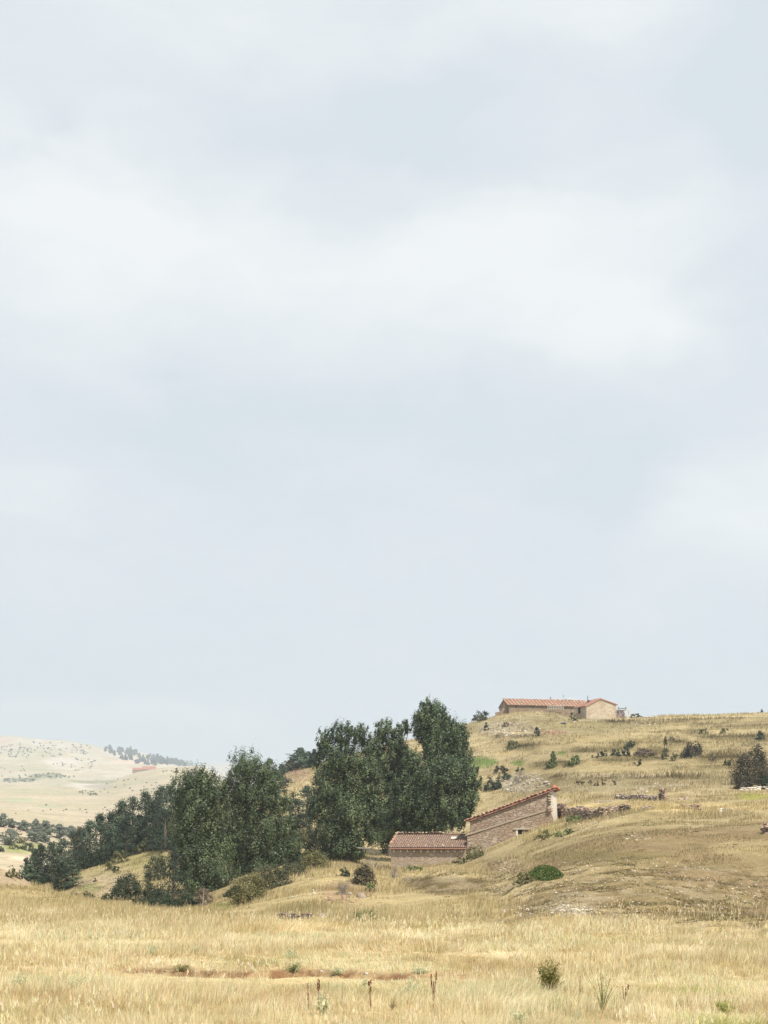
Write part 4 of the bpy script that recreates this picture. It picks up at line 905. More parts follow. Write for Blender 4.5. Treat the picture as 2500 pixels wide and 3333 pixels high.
def tilecol(base, var=.18, stripe=0):
    def f(i, j, nx, nr):
        c = np.array(base)*(1+RNG.normal(0, var))*(1+RNG.normal(0, .05, 3))
        if stripe and (i % 2 == 0): c = np.array([.66, .52, .40])*(1+RNG.normal(0, .1))
        if RNG.random() < .06: c = np.array([.44, .36, .27])*RNG.uniform(.7, 1.1)
        return np.clip(c, .02, .8)
    return f
def ridge_row(name, a, b_, size, step, mat_cols, parent, flat=.55):
    a = np.asarray(a, float); b_ = np.asarray(b_, float); n = max(2, int(np.linalg.norm(b_-a)/step))
    pos = [a+(b_-a)*(i+.5)/n+np.array([0, 0, RNG.uniform(0, .05)]) for i in range(n)]
    Vs, Fs, Cs, k = [], [], [], 0
    for p in pos:
        V, f, c = rocks(p[None], size*RNG.uniform(.8, 1.25), flat, mat_cols[RNG.integers(len(mat_cols))], .15, .8); Vs.append(V); Fs.append(f+k); Cs.append(c); k += 12
    return mesh_np(name, np.concatenate(Vs), [np.concatenate(Fs)], M['rock'], np.concatenate(Cs), parent)

# --- lower shed and barn share one orientation
ANG = -.167
fr_ = Frame((0.71, 155.0, 0.0), ANG)
shed = empty('stone_shed', (0.71, 155.0, 0.0), 'low stone shed with a brown tiled roof set against the taller barn', 'shed', None, ANG)
A = fr_.on(1272, 2758, 0); Bp = fr_.on(1520, 2750, 0); Lx = Bp[0]; ez = A[2]
D, Rz = 4.7, A[2]+1.42
mb = MB(); mb.prism([(0, 0, -3.5), (0, 0, ez), (0, D, Rz-.06), (0, 2*D-.6, ez), (0, 2*D-.6, -3.5)], (Lx, 0, 0)); mb.obj('wall', M['shed_wall'], shed)
sl = np.array([0, D+.35, Rz-ez]); Sl = np.linalg.norm(sl); sl /= Sl
roof = tiles('roof', (-.12, -.35, ez-.05), (1, 0, 0), sl, Lx+.1, Sl, .23, .36, tilecol((.38, .26, .20), .1), shed)
bs = np.array([0, -(D+.1), Rz-ez]); bl = np.linalg.norm(bs); bs /= bl
tiles('roof', (-.12, 2*D-.3, ez-.05), (1, 0, 0), bs, Lx+.1, bl, .23, .36, tilecol((.38, .26, .20), .1), shed)
ridge_row('ridge_stones', (-.1, D, Rz+.12), (Lx, D, Rz+.12), .30, .34, [(.46, .38, .29), (.44, .31, .23)], shed, .35)
ridge_row('verge_tiles', (-.16, -.3, ez+.08), (-.16, D, Rz+.08), .30, .30, [(.48, .29, .20), (.44, .26, .18), (.48, .37, .27)], shed, .4)
for i in range(7):
    V, f, c = rocks(np.array([[1.7+i*.88+RNG.normal(0, .08), .35, ez+.20]]), .36, .4, (.48, .30, .20) if i % 2 else (.45, .36, .27), .1, .8); mesh_np('eave_stone', V, [f], M['rock'], c, shed)
mb = MB(); mb.box((-.1, -.42, ez-.17), (Lx, -.30, ez-.07)); mb.obj('eave_board', M['brownpaint'], shed)
for i in range(11):
    x = .35+i*(Lx-.5)/10.5; mb = MB(); mb.box((x-.035, -.30, ez-.42), (x+.035, -.12, ez-.18)); mb.box((x-.07, -.32, ez-.46), (x+.07, -.22, ez-.40)); mb.obj('bracket', M['wood'], shed)
c = fr_.on(1478, 2720, 2.8); mb = MB(); zc = ez+(Rz-ez)*2.8/D+.14
mb.prism([(c[0]-.3, 2.45, zc-.12), (c[0]+.3, 2.45, zc-.12), (c[0]+.3, 3.0, zc+.06), (c[0]-.3, 3.0, zc+.06)], (0, 0, .06)); mb.obj('skylight', M['whitewash'], shed)

barn = empty('stone_barn', (0.71, 155.0, 0.0), 'tall stone barn with a long sloping tiled verge and whitewashed end wall', 'barn', None, ANG)
YB = 1.6   # gable plane of the barn, set back behind the lean-to
on = fr_.on
p0 = on(1530, 2668, YB); p1 = on(1793, 2572, YB); p2 = on(1797, 2690, YB)
zb = -2.0; dep = 7.0
mb = MB(); mb.prism([(p0[0], YB, zb), (p0[0], YB, p0[2]), (p1[0], YB, p1[2]), (p1[0], YB, zb)], (0, dep, 0)); mb.obj('wall', M['barn_wall'], barn)
# roof: single pitch rising towards the white end
sx = np.array([p1[0]-p0[0], 0, p1[2]-p0[2]]); Ls = np.linalg.norm(sx); sx /= Ls
tiles('roof', np.array([p0[0], YB-.25, p0[2]])-sx*.55+np.array([0, 0, .05]), (0, 1, 0), sx, dep+.5, Ls+1.2, .27, .38, tilecol((.40, .18, .11)), barn)
ridge_row('verge_tiles', np.array([p0[0], YB-.22, p0[2]+.10])-sx*.5, np.array([p1[0], YB-.22, p1[2]+.12])+sx*.45, .34, .42, [(.50, .27, .18), (.45, .25, .17), (.50, .36, .26)], barn, .35)
mb = MB(); e0 = np.array([p0[0], YB-.20, p0[2]-.10])-sx*.4; e1 = np.array([p1[0], YB-.20, p1[2]-.06])+sx*.5; mb.bar(e0, e1, .12, .09); mb.obj('verge_board', M['brownpaint'], barn)
ridge_row('ridge_tiles', np.array([p1[0]+.35, YB-.2, p1[2]+.30]), np.array([p1[0]+.35, YB+dep, p1[2]+.30]), .45, .4, [(.50, .20, .13)], barn, .5)
# whitewashed end wall, battered
b0 = on(1797, 2630, YB)
mb = MB(); xw = p1[0]+.003
mb.prism([(xw, YB+.01, p1[2]-.05), (xw, YB+.01, b0[2]-1.5), (xw+.42, YB+.01, b0[2]-1.5), (xw+.26, YB+.01, b0[2]), (xw+.12, YB+.01, p1[2]-.05)], (0, dep-.1, 0)); mb.obj('end_wall', M['whitewash'], barn)
# lean-to in front
q0 = on(1514, 2722, -.12); q1 = on(1652, 2678, -.12); q2 = on(1789, 2637, -.12); q3 = on(1806, 2660, -.12)
xl = on(1521, 2730, -.12)[0]
mb = MB(); mb.prism([(xl, -.12, zb-1.5), (xl, -.12, q0[2]-.06), (q1[0], -.12, q1[2]), (q2[0], -.12, q2[2]), (q2[0]+.25, -.12, q2[2]-.7), (q2[0]+.3, -.12, zb)], (0, YB+.112, 0)); mb.obj('lean_to_wall', M['barn_wall'], barn)
mb = MB(); up = np.array([0, 0, .10])
for a_, b2 in ((q0, q1), (q1, q2)):
    mb.prism([a_+(-.0, -.09, .01), b2+(0, -.09, .01), b2+(0, -.09, .15), a_+(0, -.09, .15)], (0, .5, 0))
mb.obj('coping', M['coping'], barn)
# tiled lean-to roof behind the coping
ls = np.array([q2[0]-q0[0], 0, q2[2]-q0[2]]); ll = np.linalg.norm(ls); ls /= ll
tiles('lean_to_roof', np.array([q0[0], .40, q0[2]+.0])+np.array([.3, 0, .08]), (0, 1, 0), ls, YB-.42, ll-.4, .27, .4, tilecol((.33, .2, .14)), barn)
w0 = on(1686, 2701, -.12); w1 = on(1712, 2712, -.12)
win = MB(); win.box((w0[0], -.128, w1[2]-.1), (w1[0], -.10, w0[2])); wo = win.obj('window', M['dark'], barn)
l0 = on(1672, 2697, -.12); l1 = on(1724, 2693, -.12); mb = MB(); mb.box((l0[0], -.24, l0[2]-.10), (l1[0], -.1, l0[2]+.06)); mb.obj('lintel', M['wood'], wo)
r0 = on(1679, 2712, -.12); mb = MB(); mb.box((r0[0], -.17, r0[2]-.3), (w0[0], -.11, l0[2]-.10)); mb.obj('reveal', M['whitewash'], wo)
ridge_row('corner_stones', on(1785, 2632, -.2), on(1791, 2640, -.2), .5, .2, [(.42, .26, .2), (.33, .25, .19)], barn, .7)
hole = on(1662, 2620, YB); V, f, c = rocks(np.array([[hole[0], YB-.0, hole[2]]]), .3, .8, (.18, .10, .08)); mesh_np('putlog_stone', V, [f], M['rock'], c, barn)
ridge_row('quoins', (p1[0]-.12, YB-.02, b0[2]), (p1[0]-.12, YB-.02, p1[2]-.2), .36, .24, [(.45, .37, .29), (.36, .27, .2)], barn, .6)

# --- hilltop long barn
LA = .24
o_ = P(1657, 2318, 410); lf = Frame((o_[0], 410, 0), LA)
lb = empty('long_barn', (o_[0], 410, 0), 'long low hilltop barn under a striped orange tile roof', 'barn', None, LA)
a0 = lf.on(1657, 2295, 0); a1 = lf.on(1905, 2290, 0); zb = lf.on(1657, 2325, 0)[2]-2; ez = a0[2]; Lx = a1[0]+1.5; D = 4.2; Rz = ez+2.0
mb = MB(); mb.prism([(0, 0, zb), (0, 0, ez), (0, D, Rz-.08), (0, 2*D, ez), (0, 2*D, zb)], (Lx, 0, 0)); mb.obj('wall', M['hill_wall'], lb)
sl = np.array([0, D+.4, Rz-ez]); Sl = np.linalg.norm(sl); sl /= Sl
tiles('roof', (-.25, -.4, ez-.08), (1, 0, 0), sl, Lx+.2, Sl, .50, .5, tilecol((.50, .18, .09), .1, 1), lb, jz=.05)
sb = sl*np.array([1, -1, 1]); tiles('roof', (-.25, 2*D+.4, ez-.08), (1, 0, 0), sb, Lx+.2, Sl, .42, .5, tilecol((.50, .22, .12), .12, 1), lb)
ridge_row('ridge_tiles', (-.2, D, Rz+.12), (Lx, D, Rz+.12), .42, .4, [(.52, .26, .16), (.50, .36, .27)], lb, .5)
ridge_row('verge_tiles', (-.3, -.3, ez+.05), (-.3, D, Rz+.08), .45, .35, [(.48, .26, .18), (.42, .30, .24)], lb, .5)
for (u, v, w, h) in ((1679, 2301, 3.4, 6), (1738, 2299, 3, 5)):
    c = lf.on(u, v, 0); k = 410/F; mb = MB(); mb.box((c[0]-w*k/2, -.02, c[2]-h*k/2), (c[0]+w*k/2, .06, c[2]+h*k/2)); mb.obj('window', M['dark'], lb)
mb = MB(); mb.box((-.03, 1.2, zb), (.05, 2.2, ez-.5)); mb.obj('door', M['darkwood'], lb)
def ridge_at(u): return lf.on(u, 2275, D)[0]
x = ridge_at(1792); t = Tube(); t.add([(x, D, Rz-.2), (x, D, Rz+.75)], [.12, .12], 8); t.add([(x, D, Rz+.75), (x, D, Rz+.9)], [.2, .16], 8); t.obj('flue_pipe', M['metal'], lb)
x = ridge_at(1834); t = Tube(); t.add([(x, D, Rz-.2), (x, D, Rz+1.6)], [.035, .03], 5); t.add([(x-.5, D, Rz+1.45), (x+.5, D, Rz+1.5)], [.025, .025], 4); t.add([(x-.3, D, Rz+1.15), (x+.3, D, Rz+1.2)], [.025, .025], 4); t.obj('aerial', M['metal'], lb)
x0, x1 = ridge_at(1842), ridge_at(1870); mb = MB(); mb.box((x0+.2, D-.25, Rz-.1), (x0+.45, D+.25, Rz+.35)); mb.box((x1-.45, D-.25, Rz-.1), (x1-.2, D+.25, Rz+.35)); mb.box((x0, D-.4, Rz+.353), (x1, D+.4, Rz+.52)); mb.obj('chimney', M['white'], lb)
# ruined stub wall at its end
st = empty('ruined_wall', P(1650, 2318, 411), 'crumbling stepped stone stub at the end of the long barn', 'ruined wall')
pts = [P(u, v, 411) for u, v in ((1612, 2345), (1612, 2321), (1628, 2317), (1638, 2305), (1644, 2293), (1652, 2290), (1652, 2345))]
mb = MB(); mb.prism([p-np.array(st.location) for p in pts], (.3, 1.1, 0)); mb.obj('wall', M['hill_wall'], st)
mbp = [pts[1], pts[2], pts[3], pts[4]]; loc = np.array(st.location)
Vs = [rocks(np.array([mbp[i]+(mbp[i+1]-mbp[i])*q-loc+np.array([.15, .4, .1]) for q in (.1, .35, .6, .85)]), .45, .6, (.40, .24, .19), .15, .8) for i in range(3)]
k = 0; VV, FF, CC = [], [], []
for V, f, c in Vs: VV.append(V); FF.append(f+k); CC.append(c); k += len(V)
mesh_np('capping_stones', np.concatenate(VV), [np.concatenate(FF)], M['rock'], np.concatenate(CC), st)
# pale pallets leaning at the wall
def pallet(u0, u1, v0, v1, label, nv):
    f0 = lf.on(u0, v1, -1.2); f1 = lf.on(u1, v0, -1.2); base = lf.o+lf.ex*f0[0]+lf.ey*-1.2; loc = np.array([base[0], base[1], f0[2]])
    W, H = f1[0]-f0[0], f1[2]-f0[2]; mb = MB()
    for i in range(nv): x = W*i/(nv-1); mb.box((x-.06, 0, -.3), (x+.06, .06, H))
    for q in (.12, .55, .97): mb.box((-.06, -.07, H*q-.045), (W+.06, -.003, H*q+.045))
    o = mb.obj('pallet', M['wood'], None); o.location = loc; o.rotation_euler = (-.15, 0, LA); return tag(o, label, 'pallet', 'pallets at the long barn')
pallet(1783, 1808, 2296, 2307, 'pale wooden pallet, the tallest leaning on the long barn wall', 5); pallet(1812, 1834, 2298, 2306, 'greyer wooden pallet leaning beside the tallest one', 4)

# --- gable house
HA = .35
o_ = P(1909, 2345, 395); hf = Frame((o_[0], 395, 0), HA)
hs = empty('gable_house', (o_[0], 395, 0), 'small hilltop stone house with pale gable wall and pinkish roof', 'house', None, HA)
ez = hf.on(1909, 2297, 0)[2]; W = hf.on(2006, 2293, 0)[0]; Rz = hf.on(1953, 2274, 0)[2]; rx = hf.on(1953, 2274, 0)[0]; zb = ez-6; Ld = 6.6; er = hf.on(2006, 2293, 0)[2]
mb = MB(); mb.prism([(0, 0, zb), (W, 0, zb), (W, 0, er), (rx, 0, Rz), (0, 0, ez)], (0, Ld, 0)); mb.obj('wall', M['gable_wall'], hs)
for (x0, z0, xe) in ((0, ez, -1), (W, er, 1)):
    s_ = np.array([rx-x0, 0, Rz-z0]); n_ = np.linalg.norm(s_); s_ /= n_
    tiles('roof', np.array([x0, -.25, z0+.06])-s_*.4, (0, 1, 0), s_, Ld+.5, n_+.42, .36, .45, tilecol((.42, .21, .16), .1), hs)
    mb = MB(); mb.bar(np.array([x0, -.16, z0+.0])-s_*.42, np.array([rx, -.16, Rz+.0])+s_*.05, .22, .20); mb.obj('verge_board', M['brownpaint'], hs)
mb = MB(); mb.prism([(rx-2.2, -.03, Rz-.98), (rx, -.03, Rz-.12), (rx+1.4, -.03, Rz-.64), (rx+1.3, -.03, Rz-.76), (rx, -.03, Rz-.30), (rx-2.1, -.03, Rz-1.12)], (0, .028, 0)); mb.obj('plaster_patch', M['whitewash'], hs)
# left wall window
mb = MB(); mb.box((-.03, 3.3, ez-1.75), (.05, 4.6, ez-.35)); wo = mb.obj('window', M['dark'], hs)
mb = MB(); mb.box((-.06, 3.1, ez-.35), (.02, 4.8, ez-.2)); mb.obj('lintel', M['darkwood'], wo)
t = Tube(); t.add([(rx-.5, Ld-.8, Rz-.5), (rx-.5, Ld-.8, Rz+1.3)], [.1, .1], 7); t.obj('flue_pipe', M['metal'], hs)
mb = MB(); cx, cy = rx*.5, 2.6; zc = ez+(Rz-ez)*.5; mb.box((cx-.2, cy-.2, zc-.1), (cx+.2, cy+.2, zc+.65)); mb.box((cx-.26, cy-.26, zc+.653), (cx+.26, cy+.26, zc+.75)); mb.obj('chimney', M['darkwood'], hs)
# metal crate frame by its side wall
cb = empty('metal_cage', tuple(hf.o+hf.ex*-1.5+hf.ey*1.0+np.array([0, 0, ez-4.0])), 'rusty open metal cage stacked against the gable house side', 'metal cage', None, HA)
for nm, mm, bars in (('frame', M['rust'], [((0, y, 0), (0, y, 2.1)) for y in (0, 1.6, 3.2)]+[((1.1, y, 0), (1.1, y, 2.1)) for y in (0, 1.6, 3.2)]+[((x, 0, z), (x, 3.2, z)) for x in (0, 1.1) for z in (.1, 1.0, 2.1)]+[((0, y, z), (1.1, y, z)) for y in (0, 1.6, 3.2) for z in (.1, 1.0, 2.1)]),
                     ('grille', M['metal'], [((.02, y, .1), (.02, y, 1.0)) for y in np.arange(.2, 3.2, .3)]+[((.02, 0, z), (.02, 3.2, z)) for z in (.3, .5, .7)])):
    mb = MB()
    for a_, b2 in bars: mb.bar(a_, b2, .07 if nm == 'frame' else .035)
    mb.obj(nm, mm, cb)
# firewood stack, bed frame and planks beside the gable
wb = P(2008, 2336, 398); zg = float(g.z(wb[0], 398)); wx1 = (2035-CU)*398/F; top = (VH-2313)*398/F
pos = [(x, 398+RNG.uniform(-.3, .3), z) for x in np.arange(wb[0], wx1, .24) for z in np.arange(zg, top, .2)]
V, f, c = rocks(np.array(pos), .27, .85, (.36, .23, .16), .25, .6); tag(mesh_np('firewood_stack', V, [f], M['rock'], c, loc=np.array([wb[0], 398, zg])), 'reddish firewood stack against the gable house corner', 'firewood stack')
mb = MB(); mb.box((wb[0]-.1, 397.4, top+.1), (wx1+.2, 398.7, top+.2)); tag(mb.obj('cover_board', M['wood']), 'pale board lying over the firewood stack', 'board')
bx0, bx1, zt = (2013-CU)*398/F, (2037-CU)*398/F, top+.25
mb = MB()
for x in (bx0, bx1):
    for y in (397.5, 398.5): mb.bar((x, y, zt-.05), (x, y, zt+.75), .09)
    mb.bar((x, 397.5, zt+.6), (x, 398.5, zt+.6), .07)
for y in (397.5, 398.5): mb.bar((bx0, y, zt+.3), (bx1, y, zt+.3), .12)
for x in np.linspace(bx0+.3, bx1-.3, 6): mb.bar((x, 397.5, zt+.3), (x, 398.5, zt+.3), .06)
tag(mb.obj('bed_frame', M['metal']), 'dark metal bed frame perched on the firewood stack', 'bed frame')
def plank(p0, p1, w, label, group=None, name='plank', mat='wood'):
    mb = MB(); c = np.asarray(p0, float); mb.bar((0, 0, 0), np.asarray(p1)-c, w, .07); o = mb.obj(name, M[mat]); o.location = c; return tag(o, label, 'plank', group)
for (u0, v0, u1, v1, lab) in [(2043, 2336, 2030, 2313, 'pale plank leaning back against the firewood stack'), (2053, 2334, 2043, 2306, 'widest upright plank beyond the firewood stack'), (2046, 2335, 2045, 2310, 'narrow upright plank beside the widest one'), (2060, 2328, 2055, 2306, 'thin leaning pole at the end of the planks')]:
    plank(P(u0, v0+2, 396.6), P(u1, v1, 397.6), .22, lab, 'planks leaning by the firewood')
for (u0, v0, u1, v1, lab) in [(1943, 2341, 1972, 2343, 'pale plank lying along the gable wall foot'), (1970, 2342, 2014, 2338, 'long plank lying past the gable corner'), (1962, 2352, 1990, 2348, 'plank on the grass below the house'), (2042, 2341, 2072, 2340, 'plank lying beyond the firewood stack')]:
    a_, b2 = g.at(u0, v0, 300), g.at(u1, v1, 300); plank(a_+(0, 0, .12), b2+(0, 0, .14), .2, lab, 'planks lying on the turf')
a_ = g.at(1830, 2356, 280); b2 = g.at(1840, 2366, 280); mb = MB(); mb.prism([(-.5, 0, .1), (.9, -.4, .25), (1.3, .9, .5), (-.1, 1.2, .35)], (0, 0, .12)); o = mb.obj('slab', M['metal']); o.location = a_; tag(o, 'grey flat slab dumped on the turf below the hilltop barn', 'slab')
# rubbish heap on the ridge
p = g.at(2110, 2337, 330); V, f, c = rocks(np.array([p+np.array([RNG.normal(0, .9), RNG.normal(0, .5), RNG.uniform(0, .3)]) for _ in range(26)]), .5, .5, (.60, .57, .54), .2, .8)
tag(mesh_np('rubble_heap', V, [f], M['rock'], c, loc=p), 'pale rubble heap on the ridge beyond the firewood', 'rubble heap')
plank(g.at(2122, 2335, 330), P(2126, 2321, 400), .16, 'crooked post standing in the ridge rubble heap', None, 'post')
plank(g.at(2120, 2337, 330)+(0, 0, .15), g.at(2143, 2335, 330)+(0, 0, .2), .3, 'plank lying at the end of the ridge rubble heap')
boulder(2072, 2331, 10, 'white boulder on the ridge between planks and rubble', (.66, .63, .58), .8, ymin=330)
B(2070, 2322, 2338, 18, 'olive', 'weeds growing round the planks on the ridge', 'weed_clump', 340, cat='weeds')
B(1866, 2322, 2348, 13, 'olive', 'grey green scrub beside the rusty cage', 'scrub_patch', 350, cat='scrub')

# --- farmhouse on the far spur
o_ = hl.at(468, 2507, 1500, 2400); kf = o_[1]/F
fh = empty('farmhouse', o_, 'distant farmhouse with long red roofs on the far spur', 'farmhouse')
for (u0, u1, hb, hr) in ((431, 462, 5.5, 12), (462, 506, 8, 17)):
    x0, x1 = (u0-468)*kf, (u1-468)*kf; mb = MB(); mb.prism([(x0, 0, -4), (x0, 0, hb*kf*.55), (x0, 3.4, hr*kf*.9), (x0, 6.8, hb*kf*.55), (x0, 6.8, -4)], (x1-x0, 0, 0)); mb.obj('wall', M['hill_wall'], fh)
    s_ = np.array([0, 3.8, hr*kf*.9-hb*kf*.55]); n_ = np.linalg.norm(s_); tiles('roof', (x0-.3, -.4, hb*kf*.55), (1, 0, 0), s_/n_, x1-x0+.6, n_+.2, .8, 1.2, tilecol((.50, .21, .14), .1), fh)

# ------------------------------------------------------------------ field plants
def stalk(u, vb, vt, label, name, heads, Y=None, colr=(.20, .06, .04), cat='dock'):
    Y = Y or g.hit(u, vb, 15); k = Y/F; x = (u-CU)*k; loc = np.array([x, Y, float(g.z(x, Y))]); H = (VH-vt)*k-loc[2]
    root = empty(name, loc, label, cat); t = Tube(); hd = []
    for (du, top, bot) in heads:
        dx = du*k; t.add([(dx*.1, 0, -.02), (dx*.6, .01, H*top*.55), (dx, 0, H*top)], [.006, .005, .003], 5)
        for _ in range(42):
            s_ = RNG.uniform(bot, 1.0); hd.append((dx*(.6+.4*s_)+RNG.normal(0, .006), RNG.normal(0, .006), H*top*s_))
    t.obj('stem', M['rust'], root)
    V, f, c = rocks(np.array(hd), .013, 1.3, colr, .25, .3); mesh_np('seed_head', V, [f], M['rock'], c, root); return root
stalk(1035, 3290, 3184, 'thick dark red dock head above a mint green thistle', 'dock', [(0, 1, .62), (5, .96, .7)])
stalk(1006, 3292, 3198, 'thin pale red dock stalk left of the thick red one', 'dock', [(-4, 1, .4)], colr=(.34, .16, .11))
stalk(1207, 3292, 3190, 'single straight dark red dock with a long bare stalk', 'dock', [(0, 1, .62), (-6, .96, .84)])
stalk(1412, 3270, 3162, 'forked dark red dock with two seed spikes', 'dock', [(-8, .92, .55), (8, 1, .62), (0, .7, .5)])
stalk(1888, 3265, 3175, 'thin rusty stalk standing right of the dark green weed', 'dock', [(0, 1, .3)], colr=(.38, .20, .12))
stalk(2034, 3270, 3205, 'curled dead thistle with hooked top in the straw', 'dead_thistle', [(-6, .9, .3), (12, 1, .75), (3, .8, .5)], colr=(.30, .17, .10), cat='thistle')

def weed(u, vb, vt, hw, label, cols_, n, name='weed', leaf=.035, spread=1.0, Y=None, cat='weed', sparse=False):
    Y = Y or g.hit(u, vb, 15); k = Y/F; x = (u-CU)*k; loc = np.array([x, Y, float(g.z(x, Y))]); H = (VH-vt)*k-loc[2]; R = hw*k
    root = empty(name, loc, label, cat); t = Tube(); L = []
    for i in range(n):
        a = RNG.uniform(0, 6.283); r = R*RNG.random()**.75; h = H*(1-.35*(r/R)*RNG.random())*(.42+.6*RNG.random()**1.8)
        p0, p1, p2 = np.array([0, 0, -.02]), np.array([math.cos(a)*r*.4, math.sin(a)*r*.4, h*.55]), np.array([math.cos(a)*r, math.sin(a)*r, h])
        t.add([p0, p1, p2], [.0035, .0028, .0015], 4)
        for q in (np.linspace(.2, 1, 16) if not sparse else np.linspace(.6, 1, 4)):
            pt = (1-q)**2*p0+2*q*(1-q)*p1*1.1+q*q*p2; L += [pt+RNG.normal(0, .02 if not sparse else .008, 3) for _ in range(3)]
    m_ = mat_plain('weed_stem', [c_*.8 for c_ in cols_[0]], .8, .2)
    t.obj('stem', m_, root); L = np.array(L); V, f = leaf_quads(L, leaf, .3, .45)
    cl = np.array(cols_)[RNG.integers(0, len(cols_), len(L))]*(1+RNG.normal(0, .15, (len(L), 1)))
    mesh_np('leaves', V, [f], M['bush'], np.repeat(np.clip(cl, .01, .7), 4, 0), root); return root
dg = [(.08, .09, .02), (.14, .14, .03), (.22, .20, .05), (.32, .27, .09)]; mt = [(.50, .50, .30), (.60, .60, .38), (.66, .66, .46)]; sg = [(.24, .24, .09), (.30, .29, .12)]
weed(1792, 3238, 3115, 46, 'dark green leafy weed standing out in the straw', dg, 84, leaf=.034)
weed(1962, 3300, 3128, 58, 'spindly open green broom with thin fanned stems', sg, 30, leaf=.022, sparse=True, name='broom', cat='broom')
for (u, vb, vt, hw, lab) in [(1048, 3305, 3215, 32, 'mint green thistle beneath the thick red dock head'), (1340, 3240, 3180, 42, 'widest mint green thistle, beside the forked dock'), (55, 3215, 3160, 42, 'pale thistle at the picture edge by the track'),
                             (250, 3220, 3170, 40, 'pale thistle second from the picture edge near the track'), (1095, 3172, 3140, 34, 'mint thistle in the track between the two pale stones'), (1690, 3345, 3290, 36, 'pale thistle low in the grass below the dark green weed'),
                             (500, 3110, 3068, 26, 'small mint thistle in the field behind the track'), (1370, 3168, 3145, 36, 'mint thistle at the track behind the forked dock'), (640, 3105, 3075, 26, 'small mint thistle beyond the bare track'), (235, 3345, 3305, 44, 'low thistle at the bottom of the field by the corner'), (1190, 3220, 3185, 16, 'slender mint thistle beside the straight red dock'), (950, 3120, 3085, 34, 'mint thistle behind the leafy track weeds'), (2360, 3300, 3245, 50, 'yellow green tussock weed in the straw beside the edge')]:
    weed(u, vb, vt, hw, lab, mt if 'yellow' not in lab else [(.36, .37, .12), (.42, .42, .17)], 30, 'thistle' if 'thistle' in lab else 'weed', .028, cat='thistle' if 'thistle' in lab else 'weed')
weed(592, 3160, 3135, 34, 'low green weed on the lip of the track', [(.22, .21, .09), (.32, .28, .13)], 26, leaf=.026)
weed(955, 3165, 3130, 34, 'bushy green weed growing at the red earth of the track', [(.20, .21, .09), (.34, .33, .17)], 30, leaf=.028)
weed(1280, 3290, 3235, 18, 'straggling brown weed between the docks', [(.30, .23, .13), (.40, .31, .18)], 14, leaf=.016)
# brown dead trunk branches leaning in the poplar shade and over the grass by the shed
t = Tube(); p = np.array(P(655, 2932, 128)); p[2] = float(g.z(p[0], 128)); t.add([(0, 0, -.1), (.15, .1, .7), (.22, .1, 1.9)], [.05, .04, .015], 6); t.add([(.15, .1, .8), (-.2, 0, 1.4)], [.025, .01], 5); t.add([(.19, .1, 1.2), (.5, 0, 1.5)], [.02, .008], 5)
o = t.obj('dead_sapling', M['twig']); o.location = p; tag(o, 'bare white dead sapling in the shade beside the poplar trunk', 'sapling')
t = Tube(); p = P(1165, 2760, 160); q = P(1240, 2745, 158)
t.add([p-p, (q-p)*.5+np.array([0, 0, -.35]), q-p], [.09, .06, .02], 6); t.add([(q-p)*.3+np.array([0, 0, -.22]), (q-p)*.75+np.array([0, 0, -.9])], [.05, .015], 5); t.add([(q-p)*.55+np.array([0, 0, -.3]), (q-p)*1.3+np.array([0, 0, .5])], [.04, .01], 5)
o = t.obj('bare_branch', M['twig'], bpy.data.objects.get('poplar_tree.002')); o.location = Vector(p)-bpy.data.objects['poplar_tree.002'].location

# ------------------------------------------------------------------ light, sky, haze, camera
sun_dir = Vector((.42, -.55, .92)).normalized()
sd = bpy.data.lights.new('sun', 'SUN'); sd.energy = 5.0; sd.angle = math.radians(1.2); sd.color = (1, .93, .82)
so = bpy.data.objects.new('sun', sd); link(so); so.rotation_euler = (-sun_dir).to_track_quat('-Z', 'Y').to_euler(); so.location = (60, -60, 120)

W_ = bpy.data.worlds.new('World'); S.world = W_; W_.use_nodes = True
nt_ = W_.node_tree; nt_.nodes.clear(); b = NB(nt_)
sky = b.add('ShaderNodeTexSky', sky_type='NISHITA', sun_disc=False)
sky.sun_elevation = math.asin(sun_dir.z); sky.sun_rotation = math.atan2(sun_dir.x, sun_dir.y); sky.air_density = 1.0; sky.dust_density = 2.0
gen = b.add('ShaderNodeTexCoord').outputs['Generated']
sp_ = b.add('ShaderNodeSeparateXYZ'); nt_.links.new(gen, sp_.inputs[0])
X_, Y_, Z_ = sp_.outputs
az = b.math('ARCTAN2', X_, Y_); hyp = b.math('SQRT', b.math('ADD', b.math('MULTIPLY', X_, X_), b.math('MULTIPLY', Y_, Y_)))
el = b.math('ARCTAN2', Z_, hyp)
cv = b.add('ShaderNodeCombineXYZ'); nt_.links.new(az, cv.inputs[0]); nt_.links.new(b.math('MULTIPLY', el, 2.1), cv.inputs[1])
wn = b.add('ShaderNodeTexNoise'); nt_.links.new(cv.outputs[0], wn.inputs['Vector']); wn.inputs['Scale'].default_value = 9; wn.inputs['Detail'].default_value = 5
wsep = b.add('ShaderNodeSeparateColor'); nt_.links.new(wn.outputs['Color'], wsep.inputs[0])
azw = b.math('ADD', az, b.math('MULTIPLY', b.math('SUBTRACT', wsep.outputs[0], .5), .16))
elw = b.math('ADD', el, b.math('MULTIPLY', b.math('SUBTRACT', wsep.outputs[1], .5), .09))
tot = None
def px2dir(u, v): return math.atan((u*1.507-CU)/F), math.atan((VH-v*1.507)/math.hypot(F, u*1.507-CU))
